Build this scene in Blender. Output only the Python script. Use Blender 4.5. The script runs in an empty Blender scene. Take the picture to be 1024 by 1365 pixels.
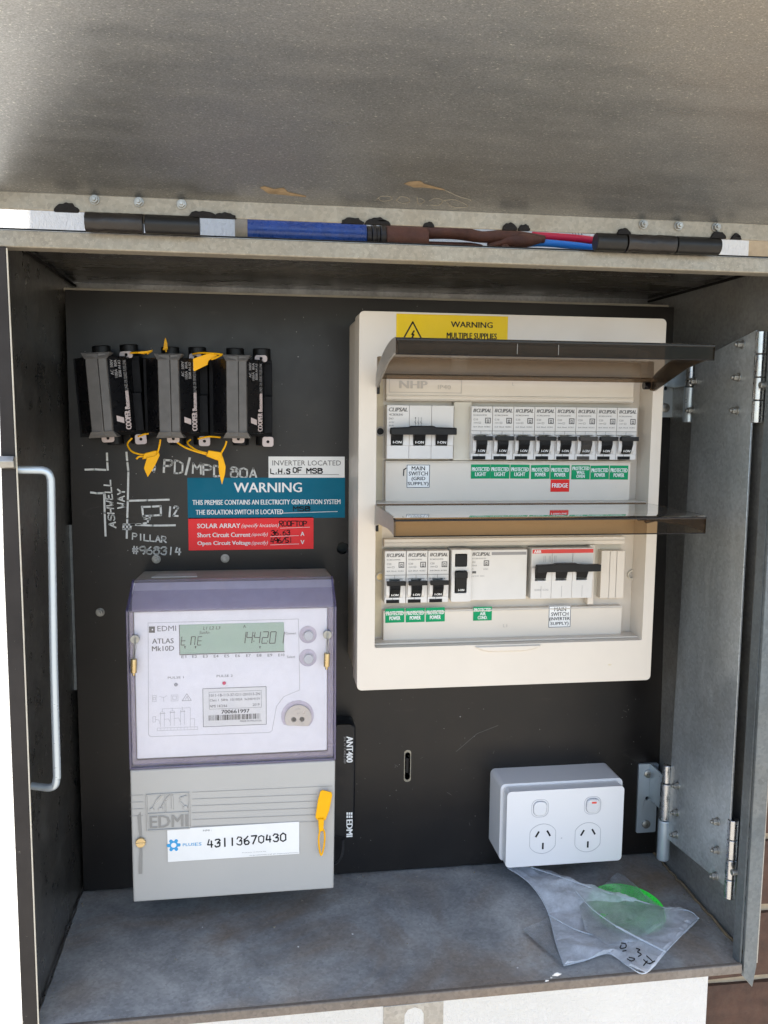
import bpy, bmesh, math, random
import numpy as np
from mathutils import Vector, Matrix
from mathutils.geometry import tessellate_polygon
random.seed(7)
R = math.radians
S = 0.001                      # everything below is written in millimetres
sc = bpy.context.scene
C = sc.collection

# ------------------------------------------------------------------ camera
FPX, CAM, YAW, PITCH, ROLL = 1169.5857, np.array([160.0355, -796.8919, 445.2354]), 0.1462, 0.1144, 0.0097
def cam_axes():
    cy, sy, cp, sp = math.cos(YAW), math.sin(YAW), math.cos(PITCH), math.sin(PITCH)
    f = np.array([sy*cp, cy*cp, -sp]); r = np.array([cy, -sy, 0.]); u = np.cross(r, f)
    cr, sr = math.cos(ROLL), math.sin(ROLL)
    return cr*r+sr*u, -sr*r+cr*u, f
CR, CU, CF = cam_axes()
cd = bpy.data.cameras.new('camera'); cam = bpy.data.objects.new('camera', cd); C.objects.link(cam)
cam.matrix_world = Matrix(((CR[0], CU[0], -CF[0], CAM[0]*S), (CR[1], CU[1], -CF[1], CAM[1]*S), (CR[2], CU[2], -CF[2], CAM[2]*S), (0, 0, 0, 1)))
cd.sensor_fit = 'VERTICAL'; cd.sensor_height = 36; cd.lens = FPX/1365*36; cd.clip_start = 0.02; cd.clip_end = 500
sc.camera = cam
def _ray(u, v): return CF + CR*(u-512)/FPX + CU*(682.5-v)/FPX
def at(u, v, y):               # measured point of the photograph -> x, z on the plane of depth y
    d = _ray(u, v); p = CAM + (y-CAM[1])/d[1]*d; return float(p[0]), float(p[2])
def atz(u, v, z):
    d = _ray(u, v); p = CAM + (z-CAM[2])/d[2]*d; return float(p[0]), float(p[1])
def rp(u0, v0, u1, v1, y):     # x0, x1, z0, z1 of an upright rectangle
    a = at(u0, v0, y); b = at(u1, v1, y); return a[0], b[0], b[1], a[1]

# ------------------------------------------------------------------ light
SUN_DIR = Vector((0.012, -0.50, 0.86)).normalized()
w = bpy.data.worlds.new('World'); sc.world = w; w.use_nodes = True
nt = w.node_tree; bg = nt.nodes['Background']
sky = nt.nodes.new('ShaderNodeTexSky'); sky.sky_type = 'NISHITA'; sky.sun_disc = False
sky.sun_elevation = math.asin(SUN_DIR.z); sky.sun_rotation = math.atan2(SUN_DIR.x, SUN_DIR.y)
nt.links.new(sky.outputs[0], bg.inputs[0]); bg.inputs[1].default_value = 0.13
sd = bpy.data.lights.new('sun', 'SUN'); sd.energy = 4.0; sd.angle = R(0.6); sd.color = (1, 0.95, 0.87)
so = bpy.data.objects.new('sun', sd); C.objects.link(so); so.rotation_euler = SUN_DIR.to_track_quat('Z', 'Y').to_euler()
sc.view_settings.view_transform = 'Standard'; sc.view_settings.look = 'None'; sc.view_settings.gamma = 1
sc.view_settings.exposure = 1.65

# ------------------------------------------------------------------ materials
MATS = {}
def nodes(name):
    m = bpy.data.materials.new(name); m.use_nodes = True; n = m.node_tree; n.nodes.clear()
    out = n.nodes.new('ShaderNodeOutputMaterial'); return m, n, out
class N:
    def __init__(s, n): s.n = n; s.tc = n.nodes.new('ShaderNodeTexCoord').outputs['Object']
    def mk(s, t, **k):
        o = s.n.nodes.new(t)
        for a, b in k.items(): setattr(o, a, b)
        return o
    def put(s, o, i, v):
        if hasattr(v, 'is_linked') or hasattr(v, 'links'): s.n.links.new(v, o.inputs[i])
        else:
            if isinstance(v, tuple) and len(v) == 3 and o.inputs[i].type == 'RGBA': v = (*v, 1)
            o.inputs[i].default_value = v
    def mapping(s, scale, rot=(0, 0, 0)):
        m = s.mk('ShaderNodeMapping'); s.put(m, 0, s.tc); m.inputs['Scale'].default_value = scale; m.inputs['Rotation'].default_value = rot
        return m.outputs[0]
    def noise(s, scale, detail=4, rough=.6, vec=None, dist=0):
        o = s.mk('ShaderNodeTexNoise'); s.put(o, 'Vector', vec or s.tc); o.inputs['Scale'].default_value = scale
        o.inputs['Detail'].default_value = detail; o.inputs['Roughness'].default_value = rough; o.inputs['Distortion'].default_value = dist
        return o.outputs[0]
    def vor(s, scale, feat='F1', vec=None, out=0):
        o = s.mk('ShaderNodeTexVoronoi', feature=feat); s.put(o, 'Vector', vec or s.tc); o.inputs['Scale'].default_value = scale
        return o.outputs[out]
    def ramp(s, f, a, b, ca=(0, 0, 0), cb=(1, 1, 1)):
        o = s.mk('ShaderNodeValToRGB'); s.put(o, 0, f); e = o.color_ramp.elements
        e[0].position = a; e[1].position = b; e[0].color = (*ca, 1); e[1].color = (*cb, 1); return o.outputs[0]
    def mix(s, f, a, b, mode='MIX'):
        o = s.mk('ShaderNodeMix', data_type='RGBA', blend_type=mode); s.put(o, 0, f); s.put(o, 6, a); s.put(o, 7, b); return o.outputs[2]
    def bump(s, h, strength, dist=.001, nrm=None):
        o = s.mk('ShaderNodeBump'); s.put(o, 'Height', h); o.inputs['Strength'].default_value = strength; o.inputs['Distance'].default_value = dist
        if nrm is not None: s.put(o, 'Normal', nrm)
        return o.outputs[0]
    def pbsdf(s, **k):
        o = s.mk('ShaderNodeBsdfPrincipled')
        for a, b in k.items(): s.put(o, a.replace('_', ' '), b)
        return o
def plain(name, col, rough=.45, metal=0., grime=.12, gscale=30., bump=0., bscale=900., dirt=(.25, .2, .14), spec=.5, coat=0., rv=1.):
    if name in MATS: return MATS[name]
    m, n, out = nodes(name); q = N(n)
    c = q.mix(q.ramp(q.noise(gscale, 5), .35, .75), col, tuple(x*(1-grime) for x in col))
    if grime > 0: c = q.mix(q.ramp(q.noise(gscale*9, 6, .75), .66, .8, (0, 0, 0), (grime*2.5,)*3), c, dirt)
    b = q.pbsdf(Base_Color=c, Metallic=metal)
    q.put(b, 'Roughness', q.ramp(q.noise(gscale*3, 4), .3, .7, (max(rough-.08*rv, .03),)*3, (min(rough+.1*rv, 1),)*3))
    b.inputs['Specular IOR Level'].default_value = spec; b.inputs['Coat Weight'].default_value = coat
    if bump: q.put(b, 'Normal', q.bump(q.noise(bscale, 3), bump, .0004))
    n.links.new(b.outputs[0], out.inputs[0]); MATS[name] = m; return m
def metal_sheet(name, base, tint, rough=.42, metal=.75, speck=.5, streak=(1, 1, 1), warm=(.30, .23, .14), warmth=.35, dark=.5, big=9., rust=0.):
    m, n, out = nodes(name); q = N(n)
    v = q.mapping(streak)
    c = q.mix(q.ramp(q.noise(big, 6, .65, v, .6), .3, .72), base, tint)
    c = q.mix(q.ramp(q.noise(big*.45, 4, .6, None, 1.2), .45, .72, (0, 0, 0), (warmth,)*3), c, warm)
    sp = q.vor(420, vec=q.mapping((1, 1, 1)), out=1)
    bw = q.mk('ShaderNodeRGBToBW'); q.put(bw, 0, sp)
    c = q.mix(.16, c, q.ramp(bw.outputs[0], .1, .9, (.1, .1, .1), (.9, .9, .9)), 'OVERLAY')
    c = q.mix(q.ramp(q.noise(900, 3, .8), .60, .72, (0, 0, 0), (speck,)*3), c, tuple(min(x*1.9+.08, 1) for x in base))
    c = q.mix(q.ramp(q.noise(60, 8, .8, v), .58, .74, (0, 0, 0), (dark,)*3), c, tuple(x*.35 for x in base))
    if rust: c = q.mix(q.ramp(q.noise(22, 9, .8, None, .8), .62, .70, (0, 0, 0), (rust,)*3), c, (.14, .05, .02))
    b = q.pbsdf(Base_Color=c, Metallic=metal)
    q.put(b, 'Roughness', q.ramp(q.noise(45, 6, .7, v), .3, .7, (rough-.1,)*3, (rough+.16,)*3))
    h = q.mk('ShaderNodeMath', operation='ADD'); q.put(h, 0, q.noise(8, 3, .5)); q.put(h, 1, q.ramp(q.noise(700, 3, .7), 0, 1, (0, 0, 0), (.12,)*3))
    q.put(b, 'Normal', q.bump(h.outputs[0], .25, .0015))
    n.links.new(b.outputs[0], out.inputs[0]); return m
def clear(name, tint, gloss=.08, rough=.05, haze=0., hazecol=(.8, .8, .85), scuff=.0):
    m, n, out = nodes(name); q = N(n)
    t = q.mk('ShaderNodeBsdfTransparent'); q.put(t, 0, tint)
    g = q.mk('ShaderNodeBsdfGlossy'); g.inputs['Roughness'].default_value = rough; q.put(g, 0, (.9, .9, .9))
    fr = q.mk('ShaderNodeFresnel'); fr.inputs[0].default_value = 1.45 if gloss >= .05 else 1.25
    mx = q.mk('ShaderNodeMixShader'); a = q.mk('ShaderNodeMath', operation='ADD'); q.put(a, 0, fr.outputs[0]); a.inputs[1].default_value = gloss-.04; a.use_clamp = True
    q.put(mx, 0, a.outputs[0]); q.put(mx, 1, t.outputs[0]); q.put(mx, 2, g.outputs[0])
    last = mx.outputs[0]
    if haze > .3: nb = q.bump(q.noise(55, 5, .55, None, 1.4), 1., .006); q.put(g, 'Normal', nb)
    if haze or scuff:
        d = q.mk('ShaderNodeBsdfDiffuse'); q.put(d, 0, hazecol)
        tr = q.mk('ShaderNodeBsdfTranslucent'); q.put(tr, 0, hazecol)
        dt = q.mk('ShaderNodeMixShader'); dt.inputs[0].default_value = .4; q.put(dt, 1, d.outputs[0]); q.put(dt, 2, tr.outputs[0])
        m2 = q.mk('ShaderNodeMixShader')
        q.put(m2, 0, q.ramp(q.noise(70, 8, .75, None, .5), .35, .75, (haze,)*3, (haze+scuff,)*3)); q.put(m2, 1, last); q.put(m2, 2, dt.outputs[0]); last = m2.outputs[0]
    n.links.new(last, out.inputs[0]); return m

M = dict(
    cream=plain('cream_plastic', (.63, .56, .47), .38, grime=.07, gscale=14, bump=.08),
    breaker=plain('breaker_plastic', (.62, .59, .55), .42, grime=.06, gscale=40),
    blank=plain('blank_plastic', (.58, .53, .43), .42, grime=.12, gscale=20),
    yellowed=plain('yellowed_plastic', (.66, .56, .38), .4, grime=.25, gscale=30),
    tog=plain('toggle_black', (.006, .006, .0065), .42, spec=.25, grime=.2, dirt=(.1, .09, .07)),
    togdark=plain('slot_black', (.005, .005, .005), .6, spec=.2, grime=0),
    ink=plain('ink_black', (.012, .012, .013), .6, spec=.2, grime=0),
    inkgrey=plain('ink_grey', (.10, .095, .09), .6, grime=0),
    inkfaint=plain('ink_faint', (.26, .25, .245), .6, grime=0),
    emboss=plain('embossed_grey', (.42, .38, .33), .5, grime=0),
    white_ink=plain('white_ink', (.8, .8, .78), .6, grime=0),
    chalk=plain('chalk_marker', (.60, .60, .57), .8, grime=.25, gscale=200, dirt=(.1, .1, .1)),
    green=plain('sticker_green', (.0, .27, .10), .5, grime=.1, spec=.2), red=plain('sticker_red', (.72, .02, .015), .4, grime=.12, spec=.2),
    teal=plain('sticker_teal', (.0, .12, .19), .5, grime=.08, spec=.15), yellow=plain('sticker_yellow', (.74, .50, .004), .4, grime=.1, spec=.2),
    paper=plain('paper_white', (.74, .73, .70), .5, grime=.08), abbred=plain('strip_red', (.62, .03, .02), .4, grime=0),
    redlabel=plain('warning_red', (.80, .025, .03), .35, grime=.06, spec=.2),
    seal=plain('seal_yellow', (.80, .39, .002), .38, spec=.2, grime=.08, gscale=120),
    fuse=plain('fuse_grey', (.088, .080, .072), .5, grime=.35, gscale=60, bump=.15),
    fuseblack=plain('fuse_black', (.006, .006, .007), .3, spec=.22, grime=.2, gscale=60, dirt=(.09, .08, .07)),
    base=plain('fuse_base_black', (.005, .005, .006), .5, grime=.1, spec=.12),
    tab=plain('sealing_lug', (.50, .42, .40), .5, grime=.15),
    metergrey=plain('meter_grey', (.40, .385, .355), .55, grime=.05, gscale=9, bump=.25, bscale=1500),
    metertop=plain('meter_case_beige', (.36, .32, .26), .55, grime=.08, bump=.2, bscale=1500),
    meterpink=plain('meter_case_front', (.76, .70, .70), .5, grime=.1),
    groove=plain('groove_grey', (.24, .23, .21), .6, grime=0),
    faceplate=plain('meter_faceplate', (.80, .785, .79), .4, grime=.03),
    lcd=plain('lcd_green', (.30, .44, .335), .12, grime=.06, spec=.6), lcdink=plain('lcd_segments', (.008, .014, .014), .5, spec=.2, grime=0),
    gpo=plain('outlet_white', (.68, .67, .665), .3, grime=.0, gscale=10, rv=.1), gpoline=plain('outlet_seam', (.32, .32, .34), .5, grime=0),
    brass=plain('brass', (.55, .42, .22), .3, metal=.85, grime=.2), steel=plain('steel', (.36, .355, .33), .42, metal=.9, grime=.3, gscale=120),
    zinc=plain('zinc_plated', (.46, .52, .56), .34, metal=.6, grime=.03, gscale=40), sensor=plain('optical_port_steel', (.42, .41, .39), .35, metal=.8, grime=.12, gscale=100),
    ant=plain('antenna_black', (.005, .0055, .007), .35, spec=.3, grime=.2), cable=plain('cable_black', (.015, .015, .017), .4, grime=.1),
    rusty=plain('rusty_black', (.012, .008, .006), .4, grime=.6, gscale=26, dirt=(.45, .36, .26), bump=1., bscale=260),
    hingeblack=plain('hinge_black', (.006, .0055, .005), .38, spec=.35, grime=.3, gscale=90),
    blue=plain('blue_paint', (.012, .06, .27), .28, grime=.45, gscale=90, dirt=(.12, .07, .06), bump=.2), rustbrown=plain('rust_brown', (.10, .035, .018), .65, grime=.5, gscale=90, bump=.5, dirt=(.25, .13, .07)),
    dusty=plain('dusty_toggle', (.05, .042, .034), .7, grime=.5, gscale=60, dirt=(.3, .25, .18)),
    tape=plain('worn_tape', (.30, .26, .19), .7, grime=.4, gscale=120), redwire=plain('pink_red_wire', (.62, .01, .05), .4, grime=.05), bluewire=plain('bright_blue_wire', (.01, .18, .62), .4, grime=.05),
    roughblack=plain('rough_black', (.008, .006, .005), .55, spec=.2, grime=.4, gscale=300, bump=.8),
    rustspot=plain('rust_stain', (.22, .155, .085), .7, grime=.4, gscale=200), paint=plain('paint_spot', (.60, .59, .56), .6, grime=.05),
    lime=plain('neon_green', (.05, .97, .08), .45, grime=.0), limedot=plain('neon_green_pit', (.0, .5, .03), .5, grime=0),
    plusblue=plain('logo_blue', (.02, .28, .55), .5, grime=0), pink=plain('led_red', (.55, .0, .08), .15, grime=0), ledgrey=plain('led_grey', (.28, .28, .29), .25, grime=0),
    orange=plain('switch_red_mark', (.75, .06, .03), .4, grime=0), button=plain('button_grey', (.50, .50, .51), .35, grime=.03),
    barrel=plain('hinge_pin_steel', (.48, .49, .50), .27, metal=1, grime=.15, gscale=60),
    brick=plain('brown_brick', (.075, .036, .022), .8, grime=.55, gscale=35, bump=1., bscale=400, dirt=(.22, .14, .08)),
    mortar=plain('sand_mortar', (.42, .33, .22), .95, grime=.3, gscale=80, bump=1., bscale=500),
    ground=plain('concrete_ground', (.42, .375, .31), .9, grime=.3, gscale=3, bump=.4, bscale=60),
    case_label=plain('case_label', (.52, .49, .44), .5, grime=.1),
)
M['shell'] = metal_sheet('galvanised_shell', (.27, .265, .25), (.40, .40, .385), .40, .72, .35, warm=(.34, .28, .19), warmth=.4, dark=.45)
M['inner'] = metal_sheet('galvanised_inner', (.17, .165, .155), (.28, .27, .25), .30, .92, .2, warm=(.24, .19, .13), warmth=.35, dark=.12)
M['ceil'] = metal_sheet('galvanised_ceiling', (.34, .33, .31), (.44, .42, .39), .20, .95, .1, streak=(.4, 1, 1), warm=(.3, .25, .18), warmth=.3, dark=.1, big=5)
M['litworn'] = plain('pale_lit_and_worn', (.55, .50, .40), .6, grime=.25, gscale=60)  # painted light of the back wall strip, and the worn jamb edge
M['lid'] = None
M['lip'] = metal_sheet('galvanised_lip', (.25, .225, .18), (.285, .26, .21), .5, .4, .65, warm=(.31, .25, .165), warmth=.25, dark=.35, big=8)
M['floor'] = metal_sheet('stained_floor_steel', (.20, .208, .215), (.46, .465, .455), .48, .3, .5, warm=(.27, .205, .145), warmth=1., dark=.55, big=15, rust=.35)
M['frontlip'] = metal_sheet('scuffed_front_lip', (.12, .098, .08), (.22, .19, .16), .6, .3, .35, warm=(.20, .145, .10), warmth=.6, dark=.5, big=10)
M['swing'] = metal_sheet('galvanised_swing_sheet', (.36, .385, .39), (.54, .575, .59), .36, .68, .4, streak=(1, 1, .6), warm=(.25, .21, .15), warmth=.4, dark=.5, big=6)
M['flange'] = metal_sheet('galvanised_flange', (.10, .115, .12), (.16, .175, .18), .5, .4, .3, warmth=.15, dark=.25)
M['jamb'] = plain('worn_jamb_paint', (.030, .025, .022), .6, grime=.5, gscale=13, dirt=(.30, .26, .21), spec=.25)
M['smokeshade'] = clear('smoked_lip_shaded', (.10, .072, .055), .035, .06, .0, (.3, .25, .2), .05)  # same lip plastic, tint darkened for the lid shade seen through it
M['smokegold'] = clear('smoked_lip_amber', (.44, .32, .19), .035, .06, .0, (.3, .25, .2), .05)
M['smoketop'] = clear('smoked_top', (.30, .265, .225), .13, .04, .02, (.3, .27, .24), .10)
M['smoke'] = clear('smoked_plastic', (.50, .42, .34), .035, .06, .02, (.3, .25, .2), .12)
M['smokeedge'] = plain('smoked_edge', (.005, .004, .005), .15, spec=.3, grime=.1, gscale=300, dirt=(.3, .3, .3))
M['smokeside'] = clear('smoked_end_frosted', (.65, .60, .55), .12, .3, .35, (.52, .48, .43), .05)
M['pane'] = clear('clear_cover', (.975, .97, .985), .05, .03, .0, (.9, .9, .95), .05)
M['violet'] = clear('violet_tinted_cover', (.95, .93, .97), .06, .08, .10, (.66, .61, .70), .10)
M['violetd'] = clear('violet_tinted_edge', (.66, .62, .86), .12, .12, .2, (.30, .27, .52), .05)
M['bag'] = clear('milky_bag_film', (.90, .92, .94), .08, .25, .46, (.84, .88, .94), .40)
M['bagthin'] = clear('thin_bag_film', (.93, .95, .96), .05, .2, .12, (.80, .85, .92), .2)
M['bagseam'] = clear('milky_bag_seam', (.8, .83, .86), .1, .25, .5, (.8, .85, .9), .2)
def special():
    m, n, out = nodes('galvanised_lid'); q = N(n)
    st = q.mapping((1, 2.6, 1)); sw = q.mapping((1, 6, 1), (0, 0, .5))
    c = q.mix(q.ramp(q.noise(4, 4, .5, None, .8), .3, .7), (.225, .232, .235), (.32, .325, .325))
    c = q.mix(q.ramp(q.noise(3.2, 3, .5, None, 1.5), .5, .75, (0, 0, 0), (.3,)*3), c, (.27, .25, .20))
    c = q.mix(q.ramp(q.noise(170, 5, .75, st), .35, .7, (0, 0, 0), (.25,)*3), c, (.26, .255, .245))
    c = q.mix(q.ramp(q.noise(420, 4, .85, st), .595, .67, (0, 0, 0), (.8,)*3), c, (.72, .70, .64))
    c = q.mix(q.ramp(q.noise(40, 7, .8, sw), .62, .85, (0, 0, 0), (.08,)*3), c, (.15, .14, .12))
    c = q.mix(q.ramp(q.noise(26, 7, .8, sw, .5), .55, .9, (0, 0, 0), (.30,)*3), c, (.44, .42, .37))  # pale smears drawn out along the turned mapping
    c = q.mix(.38, c, q.ramp(q.noise(780, 3, .7, st), .38, .62, (.18, .18, .18), (.82, .82, .82)), 'SOFT_LIGHT')
    b = q.pbsdf(Base_Color=c, Metallic=.85)
    q.put(b, 'Roughness', q.ramp(q.noise(14, 6, .7, sw), .3, .7, (.27,)*3, (.37,)*3))
    h = q.mk('ShaderNodeMath', operation='ADD'); q.put(h, 0, q.noise(5, 3, .5, q.mapping((2.2, 1, 1)))); q.put(h, 1, q.ramp(q.noise(260, 3, .7, st), 0, 1, (0, 0, 0), (.02,)*3))
    q.put(b, 'Normal', q.bump(h.outputs[0], .28, .003))
    n.links.new(b.outputs[0], out.inputs[0]); M['lid'] = m
    # black painted board: soft sheen, dust, scratches
    m, n, out = nodes('black_panel'); q = N(n)
    c = q.mix(q.ramp(q.noise(5, 4, .6), .3, .7), (.0035, .0034, .004), (.0105, .008, .0062))
    c = q.mix(q.ramp(q.noise(260, 6, .8), .66, .78, (0, 0, 0), (.28,)*3), c, (.22, .2, .17))
    c = q.mix(q.ramp(q.noise(18, 8, .8, q.mapping((1, 1, 3)), 1), .6, .78, (0, 0, 0), (.35,)*3), c, (.065, .058, .05))
    b = q.pbsdf(Base_Color=c); b.inputs['Specular IOR Level'].default_value = .34
    q.put(b, 'Roughness', q.ramp(q.noise(25, 6, .7), .3, .7, (.27,)*3, (.42,)*3))
    q.put(b, 'Normal', q.bump(q.noise(500, 3), .12, .0004))
    n.links.new(b.outputs[0], out.inputs[0]); M['board'] = m
    # rendered wall sheet
    m, n, out = nodes('textured_render'); q = N(n)
    c = q.mix(q.ramp(q.noise(6, 4), .3, .7), (.57, .555, .53), (.62, .605, .575))
    c = q.mix(q.ramp(q.noise(90, 6, .8), .68, .8, (0, 0, 0), (.25,)*3), c, (.5, .44, .36))
    b = q.pbsdf(Base_Color=c, Roughness=.85)
    h = q.noise(320, 5, .6, q.mapping((1, 1, .55)), .8)
    q.put(b, 'Normal', q.bump(q.ramp(h, .4, .62), .55, .0012))
    n.links.new(b.outputs[0], out.inputs[0]); M['render'] = m
special()

# ------------------------------------------------------------------ mesh helpers
ORG = {}
class B:
    def __init__(s): s.bm = bmesh.new()
    def quad(s, *p):
        try: s.bm.faces.new([s.bm.verts.new(a) for a in p])
        except ValueError: pass
        return s
    def box(s, x0, x1, y0, y1, z0, z1):
        v = [s.bm.verts.new((x, y, z)) for x in (x0, x1) for y in (y0, y1) for z in (z0, z1)]
        for f in ((0, 1, 3, 2), (4, 6, 7, 5), (0, 4, 5, 1), (2, 3, 7, 6), (0, 2, 6, 4), (1, 5, 7, 3)): s.bm.faces.new([v[i] for i in f])
        return s
    def hexa(s, a, b):         # two matching loops of points joined into a closed solid
        va = [s.bm.verts.new(p) for p in a]; vb = [s.bm.verts.new(p) for p in b]; n = len(a)
        s.bm.faces.new(va); s.bm.faces.new(vb[::-1])
        for i in range(n): s.bm.faces.new((va[i], vb[i], vb[(i+1) % n], va[(i+1) % n]))
        return s
    def plate(s, outer, holes, y0, y1):      # polygon in x, z pushed from y0 to y1, with holes
        loops = [outer]+list(holes); flat = [p for l in loops for p in l]
        tr = tessellate_polygon([[Vector((p[0], p[1], 0)) for p in l] for l in loops])
        va = [s.bm.verts.new((p[0], y0, p[1])) for p in flat]; vb = [s.bm.verts.new((p[0], y1, p[1])) for p in flat]
        for t in tr:
            for vs, tt in ((va, t), (vb, t[::-1])):
                try: s.bm.faces.new([vs[i] for i in tt])
                except ValueError: pass
        k = 0
        for l in loops:
            n = len(l)
            for i in range(n): s.bm.faces.new((va[k+i], vb[k+i], vb[k+(i+1) % n], va[k+(i+1) % n]))
            k += n
        bmesh.ops.recalc_face_normals(s.bm, faces=s.bm.faces); return s
    def cyl(s, p0, p1, r, n=20, r2=None):
        p0, p1 = Vector(p0), Vector(p1); d = (p1-p0).normalized(); a = d.orthogonal().normalized(); b = d.cross(a); r2 = r if r2 is None else r2
        L0 = [p0+(a*math.cos(t)+b*math.sin(t))*r for t in [2*math.pi*i/n for i in range(n)]]
        L1 = [p1+(a*math.cos(t)+b*math.sin(t))*r2 for t in [2*math.pi*i/n for i in range(n)]]
        return s.hexa(L0, L1)
    def tube(s, path, r, n=8, rs=None, smooth=True):
        P = [Vector(p) for p in path]
        if smooth and len(P) > 2:
            Q = []
            for i in range(len(P)-1):
                a, b, c, d = P[max(i-1, 0)], P[i], P[i+1], P[min(i+2, len(P)-1)]
                for k in range(5):
                    t = k/5; Q.append(.5*((2*b)+(c-a)*t+(2*a-5*b+4*c-d)*t*t+(3*b-a-3*c+d)*t**3))
            if rs: rs = [rs[min(int(i/5), len(rs)-2)]*(1-(i % 5)/5)+rs[min(int(i/5), len(rs)-2)+1]*((i % 5)/5) for i in range(len(Q))]+[rs[-1]]
            Q.append(P[-1]); P = Q
        prev = None; ref = None
        for i, p in enumerate(P):
            d = (P[min(i+1, len(P)-1)]-P[max(i-1, 0)]).normalized()
            if ref is None: ref = d.orthogonal().normalized()
            ref = (ref-d*ref.dot(d)).normalized(); b = d.cross(ref); rr = rs[i] if rs else r
            ring = [s.bm.verts.new(p+(ref*math.cos(t)+b*math.sin(t))*rr) for t in [2*math.pi*k/n for k in range(n)]]
            if prev:
                for k in range(n): s.bm.faces.new((prev[k], prev[(k+1) % n], ring[(k+1) % n], ring[k]))
            else: s.bm.faces.new(ring[::-1])
            prev = ring
        s.bm.faces.new(prev); return s
    def line(s, pts, y, wd, z_up=None):      # flat pen stroke lying on the plane y
        for (x0, z0), (x1, z1) in zip(pts[:-1], pts[1:]):
            dx, dz = x1-x0, z1-z0; L = math.hypot(dx, dz) or 1; nx, nz = -dz/L*wd/2, dx/L*wd/2; ex, ez = dx/L*wd*.3, dz/L*wd*.3
            s.quad((x0+nx-ex, y, z0+nz-ez), (x1+nx+ex, y, z1+nz+ez), (x1-nx+ex, y, z1-nz+ez), (x0-nx-ex, y, z0-nz-ez))
        return s
    def rect(s, x0, x1, z0, z1, y): return s.quad((x0, y, z0), (x1, y, z0), (x1, y, z1), (x0, y, z1))
    def frame(s, x0, x1, z0, z1, y, wd): return s.line([(x0, z0), (x1, z0), (x1, z1), (x0, z1), (x0, z0)], y, wd)
    def text(s, t, O, U, V, bold=0., shear=0.):   # lettering filling the parallelogram O, O+U, O+V
        vs, fs = glyphs(t, 0, shear); O, U, V = Vector(O), Vector(U), Vector(V); nn = U.cross(V).normalized(); ud = U.normalized()*V.length*bold*1.1
        for k, sh in ((0, 0), (1, -1), (2, 1)) if bold > .012 else ((0, 0),):
            bv = [s.bm.verts.new(O+ud*sh+nn*k*.02+U*a+V*b) for a, b in vs]
            for f in fs:
                try: s.bm.faces.new([bv[i] for i in f])
                except ValueError: pass
        return s
    def txt(s, t, x0, x1, z0, z1, y, bold=0., shear=0.): return s.text(t, (x0, y, z0), (x1-x0, 0, 0), (0, 0, z1-z0), bold, shear)
    def ptxt(s, t, u0, v0, u1, v1, y, bold=0., shear=0.):
        x0, x1, z0, z1 = rp(u0, v0, u1, v1, y); return s.txt(t, x0, x1, z0, z1, y, bold, shear)
_G = {}
def glyphs(t, bold, shear):
    k = (t, bold, shear)
    if k in _G: return _G[k]
    cu = bpy.data.curves.new('lettering', 'FONT'); cu.body = t; cu.resolution_u = 2; cu.offset = bold*.55; cu.shear = shear; cu.align_x = 'CENTER'
    ob = bpy.data.objects.new('lettering', cu); C.objects.link(ob)
    me = bpy.data.meshes.new_from_object(ob.evaluated_get(bpy.context.evaluated_depsgraph_get()))
    v = np.array([(a.co.x, a.co.y) for a in me.vertices]); mn = v.min(0); mx = v.max(0); v = (v-mn)/np.maximum(mx-mn, 1e-6)
    fs = [tuple(p.vertices) for p in me.polygons]
    bpy.data.objects.remove(ob); bpy.data.meshes.remove(me); bpy.data.curves.remove(cu)
    _G[k] = (v.tolist(), fs); return _G[k]
def thing(name, label, cat, loc, group=None):
    o = bpy.data.objects.new(name, None); C.objects.link(o); o.empty_display_size = .01
    o.location = Vector(loc)*S; ORG[o] = Vector(loc); o['label'] = label; o['category'] = cat
    if group: o['group'] = group
    return o
def part(name, b, mat, parent=None, bevel=0., label=None, cat=None, group=None, kind=None, smooth=True, seg=2, loc=None, solid=False, recalc=True):
    me = bpy.data.meshes.new(name); 
    if recalc: bmesh.ops.recalc_face_normals(b.bm, faces=b.bm.faces)
    org = ORG.get(parent, Vector((0, 0, 0))) if parent else Vector(loc or (0, 0, 0))
    b.bm.transform(Matrix.Scale(S, 4) @ Matrix.Translation(-org)); b.bm.to_mesh(me); b.bm.free()
    me.materials.append(M[mat] if isinstance(mat, str) else mat)
    o = bpy.data.objects.new(name, me); C.objects.link(o)
    if smooth:
        me.polygons.foreach_set('use_smooth', [True]*len(me.polygons)); me.set_sharp_from_angle(angle=R(38))
    ORG[o] = org
    if parent: o.parent = parent
    else: o.location = org*S
    if bevel:
        md = o.modifiers.new('bevel', 'BEVEL'); md.width = bevel*S; md.segments = seg; md.limit_method = 'ANGLE'; md.angle_limit = R(30); md.use_clamp_overlap = True
        if smooth: md.harden_normals = False
    if label: o['label'] = label
    if cat: o['category'] = cat
    if group: o['group'] = group
    if kind: o['kind'] = kind
    return o
def copy_thing(src, loc, label, rot=None):
    d = (Vector(loc)-ORG[src])
    r = src.copy(); C.objects.link(r); r.location = Vector(loc)*S; ORG[r] = Vector(loc); r['label'] = label
    if rot: r.rotation_euler = rot
    for ch in list(src.children):
        c = ch.copy(); C.objects.link(c); c.parent = r; ORG[c] = ORG[r]
        for g in list(ch.children):
            e = g.copy(); C.objects.link(e); e.parent = c
    return r
def rrect(x0, x1, z0, z1, r, n=5):
    P = []
    for cx, cz, a in ((x1-r, z1-r, 0), (x0+r, z1-r, 90), (x0+r, z0+r, 180), (x1-r, z0+r, 270)):
        for i in range(n+1): t = R(a+90*i/n); P.append((cx+r*math.cos(t), cz+r*math.sin(t)))
    return P
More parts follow.
